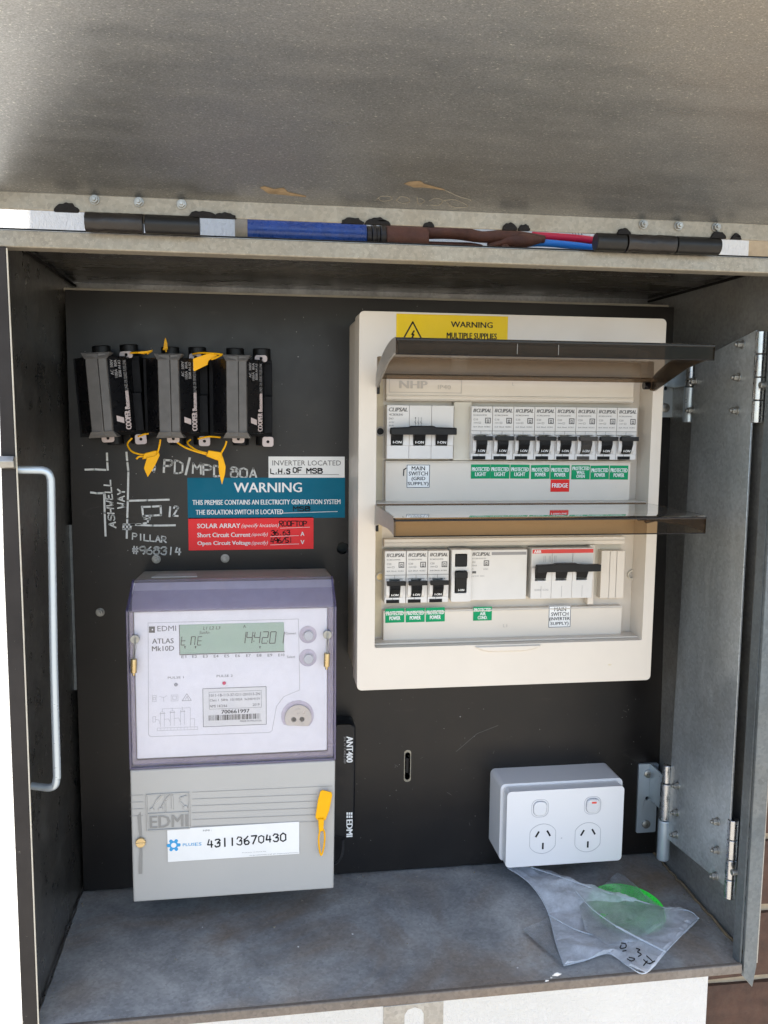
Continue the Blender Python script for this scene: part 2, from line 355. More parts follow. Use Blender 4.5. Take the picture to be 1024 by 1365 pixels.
def circ(cx, cz, r, n=20, a0=0): return [(cx+r*math.cos(2*math.pi*i/n+a0), cz+r*math.sin(2*math.pi*i/n+a0)) for i in range(n)]
HW = dict(A='002640,1232', E='460600400,0333', F='460600,0333', H='0006,4046,0343', I='2026', L='060040', M='0006234640', O='2001051626454120', P='00063645443303', R='00063645443303,1340',
 S='4536160504334241301001', T='2026,0646', W='0610233046', Y='0623,462320', B='000636453403,033442413000', D='00062645412000')
HW.update({'0': '2001052645412 0'.replace(' ', ''), '1': '2026', '2': '05163645340040', '3': '0516364534234341301001', '4': '160242,3530', '5': '460603334241301001', '6': '361404011030414233130 2'.replace(' ', ''), '7': '064610',
 '8': '24051636452443413010010324', '9': '4433130405163645444130', '#': '1016,3036,0242,0444', '/': '0046', '.': '2021'})
HW['E'] = '46060040,0333'
def hand(b, t, u0, v0, du, dv, uu, uv, y, wd, conv, gap=1.35, jit=.035):
    # pen writing: start point, advance vector and height vector are given in measured pixels
    for i, ch in enumerate(t):
        if ch == ' ': continue
        for pl in HW[ch].split(','):
            pts = []
            for k in range(0, len(pl)-1, 2):
                a = int(pl[k])/4+random.uniform(-jit, jit); c = int(pl[k+1])/6+random.uniform(-jit, jit)
                p = conv(u0+du*(i*gap+a)+uu*c, v0+dv*(i*gap+a)+uv*c); pts.append(at(p[0], p[1], y))
            b.line(pts, y, wd*random.uniform(.85, 1.15))
SEG = {'0': 'abcdef', '1': 'bc', '2': 'abged', '4': 'fgbc', 't': 'fegd', 'I': 'bc', 'M': 'eabcf', 'E': 'afged'}
def seg7(b, ch, x, z, wd, h, y, t, sh=.12):
    P = {'a': ((0, 1), (1, 1)), 'b': ((1, 1), (1, .5)), 'c': ((1, .5), (1, 0)), 'd': ((0, 0), (1, 0)), 'e': ((0, 0), (0, .5)), 'f': ((0, .5), (0, 1)), 'g': ((0, .5), (1, .5))}
    for s_ in SEG[ch]:
        if s_ in P:
            (a0, c0), (a1, c1) = P[s_]; e = .06
            b.line([(x+(a0+(a1-a0)*e)*wd+sh*h*(c0+(c1-c0)*e), z+(c0+(c1-c0)*e)*h), (x+(a1-(a1-a0)*e)*wd+sh*h*(c1-(c1-c0)*e), z+(c1-(c1-c0)*e)*h)], y, t)
def nut(b, p, d, r=5., L=5.):  # washer, hex nut and thread end along direction d
    p, d = Vector(p), Vector(d).normalized()
    b.cyl(p, p+d*1.0, r*1.25, 18); b.cyl(p+d*1.0, p+d*(1+L*.75), r, 6); b.cyl(p+d*(1+L*.75), p+d*(1+L*1.15), r*.5, 10)
def screw_head(b, p, d, r=4.5):
    p, d = Vector(p), Vector(d).normalized(); b.cyl(p, p+d*1.2, r, 20); b.cyl(p+d*1.2, p+d*2.2, r, 20, r*.6)

# ================================================================== setting
g = B(); g.quad((-60000, -60000, -1350), (60000, -60000, -1350), (60000, 60, -1350), (-60000, 60, -1350)); part('ground', g, 'ground', kind='structure', recalc=False)
ZW = -1350
w_ = B(); w_.box(-4000, 660, 60, 74, ZW, 1600); part('rendered_wall', w_, 'render', kind='structure', bevel=.8)
mw = B(); mw.box(-4000, 4000, 82, 300, ZW, 1600); mort = part('brick_wall', mw, 'mortar', kind='structure')
b = B(); b.box(-34, 3200, -860, 59, 1180, 1200); b.box(-34, 3200, -878, -860, 1160, 1290); part('added_shade_eave', b, 'paint', kind='structure', bevel=1)  # unseen eave, added to keep the sun off the wall and hinge gap
jz = at(1000, 1305, 76)[1]; PITCHB = 86.
bb = [];
for k in range(3):
    b = B(); L = 230; n = 5
    b.box(0, L, 0, 30, 0, 76)
    me = bpy.data.meshes.new('brick'); bmesh.ops.subdivide_edges(b.bm, edges=b.bm.edges, cuts=3, use_grid_fill=True)
    for v in b.bm.verts: v.co += Vector((random.uniform(-.8, .8), random.uniform(-.9, .9), random.uniform(-.9, .9)))
    b.bm.transform(Matrix.Scale(S, 4)); b.bm.to_mesh(me); b.bm.free(); me.materials.append(M['brick']); bb.append(me)
for r_ in range(-4, 9):
    z = jz+5+PITCHB*r_; x = 540-(120 if r_ % 2 else 0)
    for c_ in range(4 if r_ > -3 else 3):
        o = bpy.data.objects.new('brick', random.choice(bb)); C.objects.link(o); o.parent = mort
        o.location = ((x+c_*240+random.uniform(-1.5, 1.5))*S, (75.5+random.uniform(-1, 1))*S, (z+random.uniform(-1, 1))*S)

# ================================================================== cabinet
cab = thing('meter_cabinet', 'galvanised steel meter cabinet with its lid raised, holding meters and switches', 'cabinet', (280, -60, 0))
FY, BY = -180, 55
part('back_wall', B().box(-3, 561, BY, BY+2, 0, 559), 'shell', cab)
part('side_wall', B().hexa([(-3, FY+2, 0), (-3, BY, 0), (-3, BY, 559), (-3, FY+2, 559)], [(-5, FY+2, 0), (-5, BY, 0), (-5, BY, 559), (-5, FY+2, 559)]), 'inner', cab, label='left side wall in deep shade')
part('side_wall', B().hexa([(561, FY+2, 0), (561, BY, 0), (552, BY, 559), (552, FY+2, 559)], [(563.5, FY+2, 0), (563.5, BY, 0), (563.5, BY, 559), (563.5, FY+2, 559)]), 'shell', cab, label='right side wall behind the swing sheet')
part('ceiling_sheet', B().box(-5, 563.5, FY+2, BY+2, 559.2, 560.6), 'ceil', cab)
part('painted_lit_strip', B().box(-2.5, 551, 8, 24, 545.5, 548.4), 'litworn', cab, bevel=.5)  # pale bar paints the light on the back wall strip above the panel
fl = part('floor_sheet', B().box(-5, 561, FY+2, BY, -2, 0), 'floor', cab)
# front lips
part('top_rim', B().box(-7, 575, FY-1.5, FY+1.5, 549, 560), 'lip', cab, bevel=.9, label='dusty beige top rim')
part('rim_fold', B().box(-4, 560, FY+1.6, FY+14, 549.2, 550.4), 'lip', cab)
part('seal_strip', B().box(-8, 575, FY+2, FY+8, 560.75, 561.8), 'hingeblack', cab, bevel=.6)
lipm = B().hexa([(-3, FY-2, -7), (548, FY-2, -5.5), (548, FY-2, 2.5), (-3, FY-2, .5)], [(-3, FY+2, -7), (548, FY+2, -5.5), (548, FY+2, 2.5), (-3, FY+2, .5)]); part('front_lip', lipm, 'frontlip', cab, bevel=.9, label='scuffed front lip of the floor')
part('jamb', B().hexa([(-6, FY-2, 549), (-8.5, FY-2, 336), (-8.5, FY-2, -40), (2.5, FY-2, -40), (2.5, FY-2, 336), (1, FY-2, 549)], [(-6, FY+2, 549), (-8.5, FY+2, 336), (-8.5, FY+2, -40), (2.5, FY+2, -40), (2.5, FY+2, 336), (1, FY+2, 549)]), 'jamb', cab, bevel=.7, label='worn left jamb')
part('jamb', B().hexa([(547, FY-2.5, 549), (549, FY-2.5, -8), (557.5, FY-2.5, -18), (560, FY-2.5, 0), (561, FY-2.5, 549)], [(547, FY+1, 549), (549, FY+1, -8), (557.5, FY+1, -18), (560, FY+1, 0), (561, FY+1, 549)]), 'flange', cab, bevel=.7, label='right jamb with pointed lower end')
part('jamb_edge', B().tube([(1.4, FY-2.2, 548), (2.2, FY-2.2, 440), (2.7, FY-2.2, 336), (2.7, FY-2.2, 120), (2.7, FY-2.2, -39)], .55, 6), 'litworn', cab, label='pale worn edge of the left jamb')
part('jamb_return', B().box(547.2, 548.6, FY+1.2, FY+12, -4, 548), 'flange', cab)
hx0, hx1 = 254, 301
hp = B().plate([(hx0, -60), (hx1, -60), (hx1, -6.5), (hx0, -7)], [[(270.5, -50), (270.5, -16), (273, -11.5), (278.5, -10), (283.5, -12), (286, -17), (286, -50)]], FY-1, FY+2); part('hasp', hp, 'shell', cab, bevel=.4)
part('seam_bead', B().tube([(-1, BY-2, 556), (-1.6, -60, 557), (-.5, FY+6, 556)], 1.1, 6), 'roughblack', cab)
part('seam_bead', B().tube([(551, BY-2, 557), (551.4, -60, 557), (551, FY+6, 557)], 1.2, 6), 'roughblack', cab)
rng = random.Random(3)
part('seam_bead', B().tube([(560-rng.uniform(0, 2.2), y, 1+rng.uniform(-.6, .8)) for y in range(-175, 50, 7)], 1.3, 6), 'rustspot', cab, label='rusty seam along the right of the floor')
part('seam_bead', B().tube([(-2+rng.uniform(0, 1), y, .6+rng.uniform(-.4, .5)) for y in range(-175, 50, 12)], .9, 6), 'inner', cab)
part('edge_strip', B().box(-2.8, 4.6, 2, 4, 193, 343), 'flange', cab)
def blob(b, x, y, z, r, nrm, n=14, h=.5, jit=.35, ax=None, sq=1.):
    nrm = Vector(nrm).normalized(); a = Vector(ax).normalized() if ax else nrm.orthogonal().normalized(); c = nrm.cross(a); P = Vector((x, y, z))
    rs = [1+random.uniform(-jit, jit) for _ in range(n)]
    L0 = [P+(a*math.cos(2*math.pi*i/n)+c*math.sin(2*math.pi*i/n)*sq)*r*rs[i] for i in range(n)]
    L1 = [P+nrm*h+(a*math.cos(2*math.pi*i/n)+c*math.sin(2*math.pi*i/n)*sq)*r*rs[i]*.75 for i in range(n)]
    b.hexa(L0, L1)
b = B()
for u, v, r in ((742, 1299, 3.6), (729, 1307, 1.7), (735, 1303, .8)):
    x, z = at(u, v, FY-2.2); b = B(); blob(b, x, FY-2.2, z, r, (0, -1, 0), ax=(1, 0, .08), sq=.45); part('paint_spot', b, 'paint', cab)
b = B()
for u, v in ((270, 1236), (560, 1232), (690, 1290), (470, 1245), (398, 1262)):
    x, y = atz(u, v, 0); blob(b, x, y, 0, random.uniform(.5, .9), (0, 0, 1), h=.3)
part('paint_specks', b, 'paint', cab, kind='stuff')
b = B()
for _ in range(520):
    e = random.random(); x, y = (random.uniform(2, 552), random.uniform(-174, 0)) if e < .45 else ((random.uniform(2, 552), -abs(random.gauss(0, 8))) if e < .75 else ((558-abs(random.gauss(0, 7)), random.uniform(-174, 0)) if e < .92 else (abs(random.gauss(0, 6)), random.uniform(-174, 0)))); s_ = random.uniform(.2, .7)*(2. if random.random() < .07 else 1); a = random.uniform(0, 3)
    b.hexa([(x+s_*math.cos(a+t)*random.uniform(.5, 1.2), y+s_*math.sin(a+t), 0.02) for t in (0, 2.1, 4.2)], [(x+s_*.5*math.cos(a+t), y+s_*.5*math.sin(a+t), s_*.8) for t in (0, 2.1, 4.2)])
part('dust_grit', b, 'tape', cab, kind='stuff')
# ---- lid
LY, LZ = -190, 582; A_ = R(24); LL = 560
def lidp(x, s_, d=0):          # point on the underside of the lid sheet, s_ along it from the hinge, d out of it
    return (x, LY-s_*math.cos(A_)-d*math.sin(A_), LZ+s_*math.sin(A_)-d*math.cos(A_))
lid = B(); n_ = 24
lid.hexa([lidp(-14, 0), lidp(-14, LL), lidp(580, LL), lidp(580, 0)], [lidp(-14, 0, -1.5), lidp(-14, LL, -1.5), lidp(580, LL, -1.5), lidp(580, 0, -1.5)])
lido = part('lid', lid, 'lid', cab, label='raised galvanised lid with swirled mottled underside')
part('lid_flange', B().hexa([(-14, LY, 571.2), (-14, LY+2, 571.2), (-14, LY+2, LZ+.6), (-14, LY, LZ)], [(580, LY, 570.4), (580, LY+2, 570.4), (580, LY+2, LZ+.6), (580, LY, LZ)]), 'lip', lido, bevel=.4)
for x in (-14, 578): part('lid_side_lip', B().hexa([lidp(x, 0), lidp(x, LL), lidp(x+2, LL), lidp(x+2, 0)], [lidp(x, 0, 14), lidp(x, LL, 14), lidp(x+2, LL, 14), lidp(x+2, 0, 14)]), 'lid', lido)
part('lid_end_lip', B().hexa([lidp(-12, LL-2, 14), lidp(-12, LL, 14), lidp(578, LL, 14), lidp(578, LL-2, 14)], [lidp(-12, LL-2), lidp(-12, LL), lidp(578, LL), lidp(578, LL-2)]), 'lid', lido)
for u, v in ((126, 266), (185, 269), (242, 272), (858, 299), (905, 301), (955, 303)):
    x, z = at(u, v, LY-1); b = B(); nut(b, (x, LY, z), (0, -1, 0), 2.6, 3.4); part('hex_nut', b, 'steel', lido, bevel=.2)
for u, v, w2, h2 in ((88, 271, 9, 5.5), (270, 284, 11, 4), (300, 288, 9, 3.5), (470, 294, 9, 4), (503, 298, 10, 4.4), (572, 298, 4.5, 3.2), (680, 303, 6, 4.5), (699, 303, 5, 4.2), (832, 310, 6, 4), (958, 312, 7, 4.6), (982, 315, 4.5, 4)):
    x, z = at(u, v, LY-1.5); b = B()
    z = 572.6; P = [(x+w2*.85*math.cos(R(t))*random.uniform(.9, 1.1), z-2.2+max(0, h2*1.05*math.sin(R(t)))*random.uniform(.85, 1.15)) for t in range(0, 181, 15)]
    b.plate(P, [], LY-2, LY+1); part('dark_lump', b, 'roughblack', lido, bevel=.4)  # dark half-round lumps along the lower edge of the flange
def lidpt(u, v, d=.3):         # photo point -> lid underside
    dd = _ray(u, v); nrm = np.array([0, -math.sin(A_), -math.cos(A_)]); p0 = np.array([0, LY, LZ])+nrm*d
    t = ((p0-CAM)@nrm)/(dd@nrm); return Vector(CAM+t*dd)
def lidpoly(b, P, d=.3):
    a = [lidpt(u, v, 0) for u, v in P]; c = [lidpt(u, v, d) for u, v in P]; b.hexa(a, c)
b = B(); lidpoly(b, [(346, 250), (352, 248), (366, 252), (378, 250), (384, 256), (408, 261), (408, 263), (378, 260), (358, 258)]); part('rust_flake', b, 'rustspot', lido); b = B(); lidpoly(b, [(538, 245), (546, 242), (560, 241), (566, 245), (592, 252), (594, 254), (566, 250), (552, 250)]); part('rust_flake', b, 'rustspot', lido)
b = B()
for P in ([(502, 266), (508, 262), (520, 262), (522, 266), (510, 268), (504, 264)], [(528, 268), (534, 262), (544, 264), (546, 269), (536, 271), (530, 268)], [(556, 262), (558, 272), (566, 268), (560, 264)], [(572, 268), (582, 264), (590, 268), (584, 274), (574, 273)], [(590, 268), (604, 266), (620, 272), (622, 276), (604, 276), (596, 270)], [(594, 254), (612, 262), (626, 266), (628, 268)]):
    b.tube([lidpt(u, v, .3) for u, v in P], .17, 5)
part('scratch', b, 'tape', lido)
# ---- hinges of the lid
def lid_hinge(xs, label):
    h = thing('lid_hinge', label, 'hinge', ((xs[0][0]+xs[-1][1])/2, LY, 565), 'barrel hinges of the lid')
    for x0, x1, m_ in xs:
        b = B(); b.cyl((x0, LY+1, 565.2), (x1, LY+1, 565.2), 6.2, 22)
        if m_ == 'rusty':
            bmesh.ops.subdivide_edges(b.bm, edges=[e for e in b.bm.edges if abs(e.verts[0].co.x-e.verts[1].co.x) > 2], cuts=14)
            for v in b.bm.verts: v.co += Vector((0, random.uniform(-.35, .35), random.uniform(-.35, .35)))
        part('barrel', b, m_, h, bevel=.0 if m_ == 'rusty' else .6)
    x0, x1 = xs[0][0], xs[-1][1]
    part('hinge_leaf', B().box(xs[0][0]+6, xs[1][0]+30, LY+3, LY+4.5, 566, 582), 'tape', h); return h
lid_hinge([(52.5, 88.5, 'rusty'), (90, 125, 'hingeblack')], 'left barrel hinge of the lid, rusty on one half and black on the other')
lid_hinge([(398, 420, 'hingeblack'), (421, 457, 'rusty'), (458, 491, 'hingeblack')], 'right barrel hinge of the lid with a crusty middle knuckle')
# ---- things lying on top of the cabinet
t = thing('old_tool', 'blue painted rusty steel tool lying on top of the cabinet under the lid', 'tool', (220, -150, 560.8))
b = B(); b.cyl((152, -150, 570.2), (240, -150, 570.2), 9.4, 28); part('blue_handle', b, 'blue', t, bevel=1)
b = B(); b.cyl((147, -150, 570.2), (156, -150, 570.2), 9.7, 28); part('end_ring', b, 'tape', t, bevel=.8)
b = B(); b.cyl((240, -150, 570), (244, -150, 570), 7.8, 20); b.cyl((244, -150, 570), (247, -150, 570), 9.4, 20); b.cyl((247, -150, 570), (250, -150, 570), 8, 20); b.cyl((250, -150, 570), (254, -150, 570), 9.4, 20); part('collar', b, 'rusty', t, bevel=.5)
b = B(); b.cyl((254, -150, 569.8), (285, -150, 569.8), 9.0, 20); part('rusty_shank', b, 'rustbrown', t, bevel=.8)
b = B(); b.tube([(284, -150, 575), (305, -152, 575.5), (325, -151, 573), (345, -150, 574.5), (374, -149, 573.5)], 3.5, 10, rs=[5, 5.4, 4.2, 5.0, 2.8]); b.tube([(284, -148, 565), (305, -147, 565.5), (318, -148, 566), (327, -148, 566)], 3, 10, rs=[4.2, 4, 3.4, 2]); b.tube([(331, -149, 567), (345, -150, 571), (358, -151, 571.5), (371, -150, 573)], 4.5, 10, rs=[2.2, 5.0, 5.4, 2.2]); part('jaw', b, 'rustbrown', t)
b = B(); b.cyl((275, -158, 564), (275, -144, 564), 3.6, 14); b.cyl((342, -158, 564), (342, -144, 564), 3.4, 14); part('rivet', b, 'rustbrown', t, bevel=.5)
t = part('red_cable', B().tube([(368, -138, 578), (395, -140, 577), (418, -142, 575), (436, -143, 571.5)], 3.0, 10), 'redwire', label='short pinkish red cable end beside the right lid hinge', cat='cable')
t = part('blue_cable', B().tube([(345, -146, 565), (365, -146, 571), (395, -146, 570.5), (425, -146, 568), (460, -144, 565)], 2.8, 10), 'bluewire', label='bright blue cable beneath the red one on top of the cabinet', cat='cable')
b = B()
for i in range(5): b.cyl((402+i*2.4, -120, 578), (403.6+i*2.4, -120, 578), 9, 18)
part('corrugated_conduit', b, 'paint', bevel=.3, label='white ribbed conduit stub behind the red and blue cables', cat='conduit')

# ================================================================== black panel
bd = thing('mounting_panel', 'large black mounting panel filling the back of the cabinet', 'panel', (280, 0, 0))
hole = [circ(at(457, 731, 0)[0], at(457, 731, 0)[1], 5.2, 20)]
sx, sz1 = at(543.5, 1006, 0); _, sz0 = at(543.5, 1036, 0)
slot = [(sx+2.6*math.cos(R(a)), sz1+2.6*math.sin(R(a))) for a in range(0, 181, 30)]+[(sx+2.6*math.cos(R(a)), sz0+2.6*math.sin(R(a))) for a in range(180, 361, 30)]
part('panel_sheet', B().plate([(0, 2), (560, 2), (560, 545.5), (0, 545.5)], [hole[0], slot], 0, 6), 'board', bd, bevel=.5)
b = B(); b.plate([(x+(x-sx)*.3, z+(2.2 if z > sz0+5 else -2.0)) for x, z in slot], [slot], -.25, 0.05); part('slot_rim', b, 'tape', bd)
b = B(); b.box(sx-1.2, sx+1.2, 1, 3.5, sz0+4, sz1-4); part('slot_tie', b, 'tog', bd)
Z4 = lambda x, y: (x/2.695+100, y/2.695+580)
def ink(b, P, y, wd, conv=Z4): b.line([at(*conv(u, v), y) for u, v in P], y, wd)
b = B(); y_ = -.25
for P in ([(115, 65), (116, 95), (118, 125)], [(37, 124), (70, 123), (110, 125)], [(185, 62), (188, 95), (192, 130), (190, 235), (188, 300), (186, 370)], [(57, 206), (80, 209), (105, 208), (107, 280), (110, 362)], [(193, 236), (260, 234), (338, 232)], [(203, 322), (280, 325), (360, 324)],
          [(243, 258), (275, 257), (308, 255), (309, 287), (280, 289), (245, 291), (241, 256)], [(250, 290), (250, 300), (268, 302), (269, 290)], [(262, 303), (262, 312)], [(256, 316), (246, 318)], [(236, 320), (223, 321)], [(214, 322), (204, 323)], [(175, 321), (201, 322), (199, 338), (174, 337), (175, 321)],
          [(280, 100), (288, 115), (284, 132), (278, 125)]): ink(b, P, y_, 1.7)
hand(b, '12', 332, 292, 16, -1, 2, -34, y_, 1.7, Z4)
hand(b, 'PILLAR', 207, 374, 15.5, 1.6, 0, -22, y_, 1.15, Z4); hand(b, '#968314', 206, 426, 19, .4, 2, -26, y_, 1.2, Z4)
hand(b, 'ASHWELL', 147, 332, -2.2, -18.6, -24, -2, y_, 1.2, Z4); hand(b, 'WAY', 178, 262, 0, -18, -24, 0, y_, 1.2, Z4)
hand(b, 'PD', 320, 132, 28, 3, 2, -44, y_, 1.6, Z4); hand(b, '/', 398, 142, 14, 0, 0, -58, y_, 1.9, Z4); hand(b, 'MPD', 424, 136, 28, 4, 0, -36, y_, 1.5, Z4); hand(b, '80A', 560, 152, 25, 1, 0, -36, y_, 1.45, Z4)
part('marker_writing', b, 'chalk', bd)
b = B()
ink(b, [(608, 1002), (636, 978), (664, 985-30+12)], -.25, .35, lambda u, v: (u, v)); b2 = None
for _ in range(16):
    u, v = random.uniform(470, 860), random.uniform(930, 1120); a = random.uniform(0, 3.1); l = random.uniform(1, 7); ink(b, [(u, v), (u+l*math.cos(a), v+l*math.sin(a))], -.22, random.uniform(.15, .3), lambda u, v: (u, v))
part('scratch', b, 'inkgrey', bd)
b = B()
for _ in range(500):
    x, z = random.uniform(4, 555), random.uniform(4, 540); r_ = random.uniform(.12, .42)*(1.8 if random.random() < .05 else 1); a = random.uniform(0, 3)
    b.quad(*[(x+r_*math.cos(a+t)*random.uniform(.5, 1.3), -.2, z+r_*math.sin(a+t)) for t in (0, -1.5, -3.1, -4.6)])
part('dust_specks', b, 'inkfaint', bd, kind='stuff')
for u, v, lab in ((208, 746, 'left of the two hex bolts between the pillar note and the meter'), (300, 745, 'hex bolt below the red solar label'), (133, 817, 'lone hex bolt left of the electricity meter')):
    x, z = at(u, v, -3); b = B(); nut(b, (x, 0, z), (0, -1, 0), 3.2, 4); o = part('hex_bolt', b, 'steel', bevel=.3, label=lab, cat='bolt', group='hex bolts in the black panel', loc=(x, 0, z))

# ================================================================== distribution board
FYE = -88
E_ = thing('distribution_board', 'cream plastic distribution board with two smoked flaps open', 'switchboard', (373, 0, 212))
ox0, ox1, oz0, oz1 = 243, 503, 212.3, 524.6
ix0, ix1, iz0, iz1 = 257.6, 493.6, 248.5, 489
b = B(); O = rrect(ox0, ox1, oz0, oz1, 4); I_ = rrect(ix0, ix1, iz0, iz1, 1.5, 3); b.plate(O, [I_], FYE, -58); part('frame_cover', b, 'cream', E_, bevel=1.6, seg=3)
b = B(); b.plate(rrect(ox0+1.5, ox1-1.5, oz0+4, oz1-1.5, 4), [], -58, -.2); part('rear_box', b, 'cream', E_, bevel=1)
part('channel', B().box(ix0-1, ix1+1, -62, -58.2, iz0-1, iz1+1), 'cream', E_)
b = B(); b.box(ix0+.2, ix0+9, -62.4, -62.1, iz0+3, iz1-12); part('channel_strip', b, 'yellowed', E_)
YC = -70
ua = rp(515, 500, 851, 669, YC); la = rp(513, 719, 834, 858, YC)
us = rp(516, 536, 852, 613.5, YC); ls = rp(513.5, 731, 831, 806.5, YC)
def rl(x0, x1, z0, z1): return [(x0, z0), (x1, z0), (x1, z1), (x0, z1)]
ccx1 = 484.5
for x0, x1, r0, r1, z0, z1, lab in ((268, ccx1, ua[2], ua[3], us[2]-.8, us[3]+1.2, 'upper module cover'), (267.5, 482, la[2], la[3], ls[2]-.6, ls[3]+1.2, 'lower module cover')):
    b = B(); b.box(x0, x1, YC, -62.1, r0, z0); b.box(x0, x1, YC, -62.1, z1, r1); part('module_cover', b, 'cream', E_, bevel=.3, label=lab)
# ridges around the slots, and sills
b = B(); b.box(268, 484.5, YC-1.2, YC-.05, us[3]+4.8, us[3]+5.8); b.box(268, 484.5, YC-.8, YC-.05, us[3]+1.8, us[3]+2.4); b.box(267.5, 482, YC-.8, YC-.05, ls[3]+4, ls[3]+4.8); b.box(268, 484, YC-.9, YC-.05, us[2]-2.6, us[2]-1.8); b.box(267.5, 482, YC-.9, YC-.05, ls[2]-2.4, ls[2]-1.6)
b.box(ix0, ix1, -76, -62.2, at(600, 670, -76)[1]-3, at(600, 670, -76)[1]-.6); b.box(ix0, ix1, -80, -62.2, iz0+.2, iz0+1.6); part('ridge', b, 'cream', E_, bevel=.3)
b = B(); b.box(ix0+.2, ix1-.2, -86, -62.2, 356.5, 370); part('middle_bar', b, 'cream', E_, bevel=.8)
# finger notch under the lower flap
nx0, nz = at(632, 862, FYE); nx1, _ = at(722, 862, FYE); P = [(nx0, nz), (nx0+6, nz-3.4), (nx0+14, nz-5), (nx1-14, nz-5), (nx1-6, nz-3.4), (nx1, nz)]
b = B(); b.hexa([(x, FYE-.05, z) for x, z in P], [(x*.94+.06*(nx0+nx1)/2, FYE-2.2, z*.8+(nz-.5)*.2) for x, z in P]); part('finger_ridge', b, 'cream', E_, bevel=.5)
# logo plate
a = rp(519, 505, 615, 524, YC); b = B(); b.frame(a[0], a[1], a[2], a[3], YC-.35, .5); part('maker_plate_outline', b, 'emboss', E_)
b = B(); b.ptxt('NHP', 533, 507.5, 569.5, 518, YC-.35, .07); b.ptxt('IP40', 584, 513, 601, 519, YC-.35); part('lettering', b, 'emboss', E_)
b = B(); b.ptxt('L1', 671, 876-44, 676, 880-44, YC-.35); b.ptxt('L', 683, 510, 686, 514, YC-.35); part('moulded_mark', b, 'emboss', E_)
for u, v, m_ in ((507, 575, 'tog'), (857, 577, 'emboss'), (507, 769, 'brass'), (842, 766, 'emboss')):
    x, z = at(u, v, -62.5); b = B(); b.plate(circ(x, z, 4.2, 20), [circ(x, z, 3.0, 20)], -64, -62.1); hub = part('screw_hole', b, 'blank' if m_ != 'tog' else 'emboss', E_)
    b = B(); b.plate(circ(x, z, 2.9, 16), [], -62.6, -62.15); b.box(x-.4, x+.4, -62.8, -62.6, z-2, z+2); part('screw', b, m_, hub)
b = B(); x, z = at(813, 886, FYE); blob(b, x, FYE-.05, z, 1.4, (0, -1, 0), h=.12, ax=(1, 0, 0), sq=.5); part('scorch_mark', b, 'yellowed', E_)
# blank plates in the rails
a = rp(604.5, 538, 627.5, 612.5, -70); part('blank_plate', B().box(a[0]+.3, a[1]-.3, -71.5, -62.2, us[2]-.4, us[3]+.8), 'blank', E_, bevel=.4)
x = 452.5; 
part('blank_edge', B().box(449.2, 454.6, -71.2, -62.2, ls[2]+1.5, ls[3]+1.0), 'cream', E_, bevel=.5)
for i, (u0, u1) in enumerate(((802, 812), (812.6, 821), (821.6, 831))):
    a = rp(u0, 734, u1, 797, -70); part('blank_strip', B().box(a[0], a[1]-.15, -70.6, -62.2, a[2], a[3]), 'cream', E_, bevel=.4)
part('rail_back', B().box(268.5, 481.5, -62.6, -62.15, 284, 329).box(268.5, 484, -62.6, -62.15, 405.5, 450.5), 'blank', E_)
# flaps
def flap(zh, zt, zb, label, tabz, mtop, mlip):
    # hinge at y -84, outer lip at y -190 between zt and zb
    X0, X1, Y1, Y0 = 256.5, 492, -190., -90.
    f = B(); ys = [Y0+(Y1+6-Y0)*i/10 for i in range(11)]
    prof = [(y, zh+(zt-zh)*math.sin(math.pi/2*(i/10))**.8) for i, y in enumerate(ys)]+[(Y1+2, zt-.3), (Y1, zt-1.6), (Y1, zb)]
    T = 1.3
    for (y0, z0), (y1, z1) in zip(prof[:-3], prof[1:-2]): f.quad((X0, y0, z0), (X1, y0, z0), (X1, y1, z1), (X0, y1, z1))
    bmesh.ops.remove_doubles(f.bm, verts=f.bm.verts, dist=.001)
    root = part('flap', f, mtop, E_, label=label, recalc=False); f = B()
    for (y0, z0), (y1, z1) in zip(prof[-3:-1], prof[-2:]): f.quad((X0, y0, z0), (X1, y0, z0), (X1, y1, z1), (X0, y1, z1))
    bmesh.ops.remove_doubles(f.bm, verts=f.bm.verts, dist=.001)
    part('flap_lip', f, mlip, root, recalc=False)
    part('hinge_bar', B().box(X0+1.5, X1-1.5, Y0-1, Y0+1.2, zh-3.4, zh+.8), 'smoke', root, bevel=.4)
    b = B(); b.box(X0, X1, Y1-.9, Y1-.1, zt-2.6, zt-1.0); b.box(X0, X1, Y1-.4, Y1+1.2, zb-.8, zb); part('flap_edge', b, 'smokeedge', root, bevel=.4)
    for s_, x in ((0, X0), (1, X1-1.4)):
        P = [(y, z) for y, z in prof[:11]]+[(Y1, zt-2.4), (Y1, zb), (Y1+5, zb+1)]+tabz
        c = B(); c.hexa([(x, y, z) for y, z in P], [(x+1.4, y, z) for y, z in P]); part('flap_end', c, 'smokeside' if s_ == 0 else 'smoke', root)
    b = B(); b.box(ix0+.1, ix0+2.2, FYE-2, FYE+6, (tabz[-1][1]-6), tabz[-1][1]+9); part('hinge_tab', b, 'tog', root, bevel=.3)
    b = B(); b.cyl((X1-6, -86, tabz[-1][1]+4), (X1-1, -86, tabz[-1][1]+4), 3.4, 16); part('hinge_pin', b, 'smokeedge', root)
    return root
flap(474.5, 496.5, 485, 'upper smoked flap raised', [(-150, 480.5), (-110, 468.5), (-96, 464), (-88, 465)], 'smoke', 'smokeshade')
flap(369, 370.5, 357.5, 'lower smoked flap raised', [(-160, 359), (-110, 356), (-92, 352), (-88, 353)], 'smoketop', 'smokegold')
b = B()
for u in (690, 745): x, z = at(u, 464, -192); b.line([(x, 486), (x, 493)], -191.6, .35)
part('moulding_line', b, 'groove', E_)

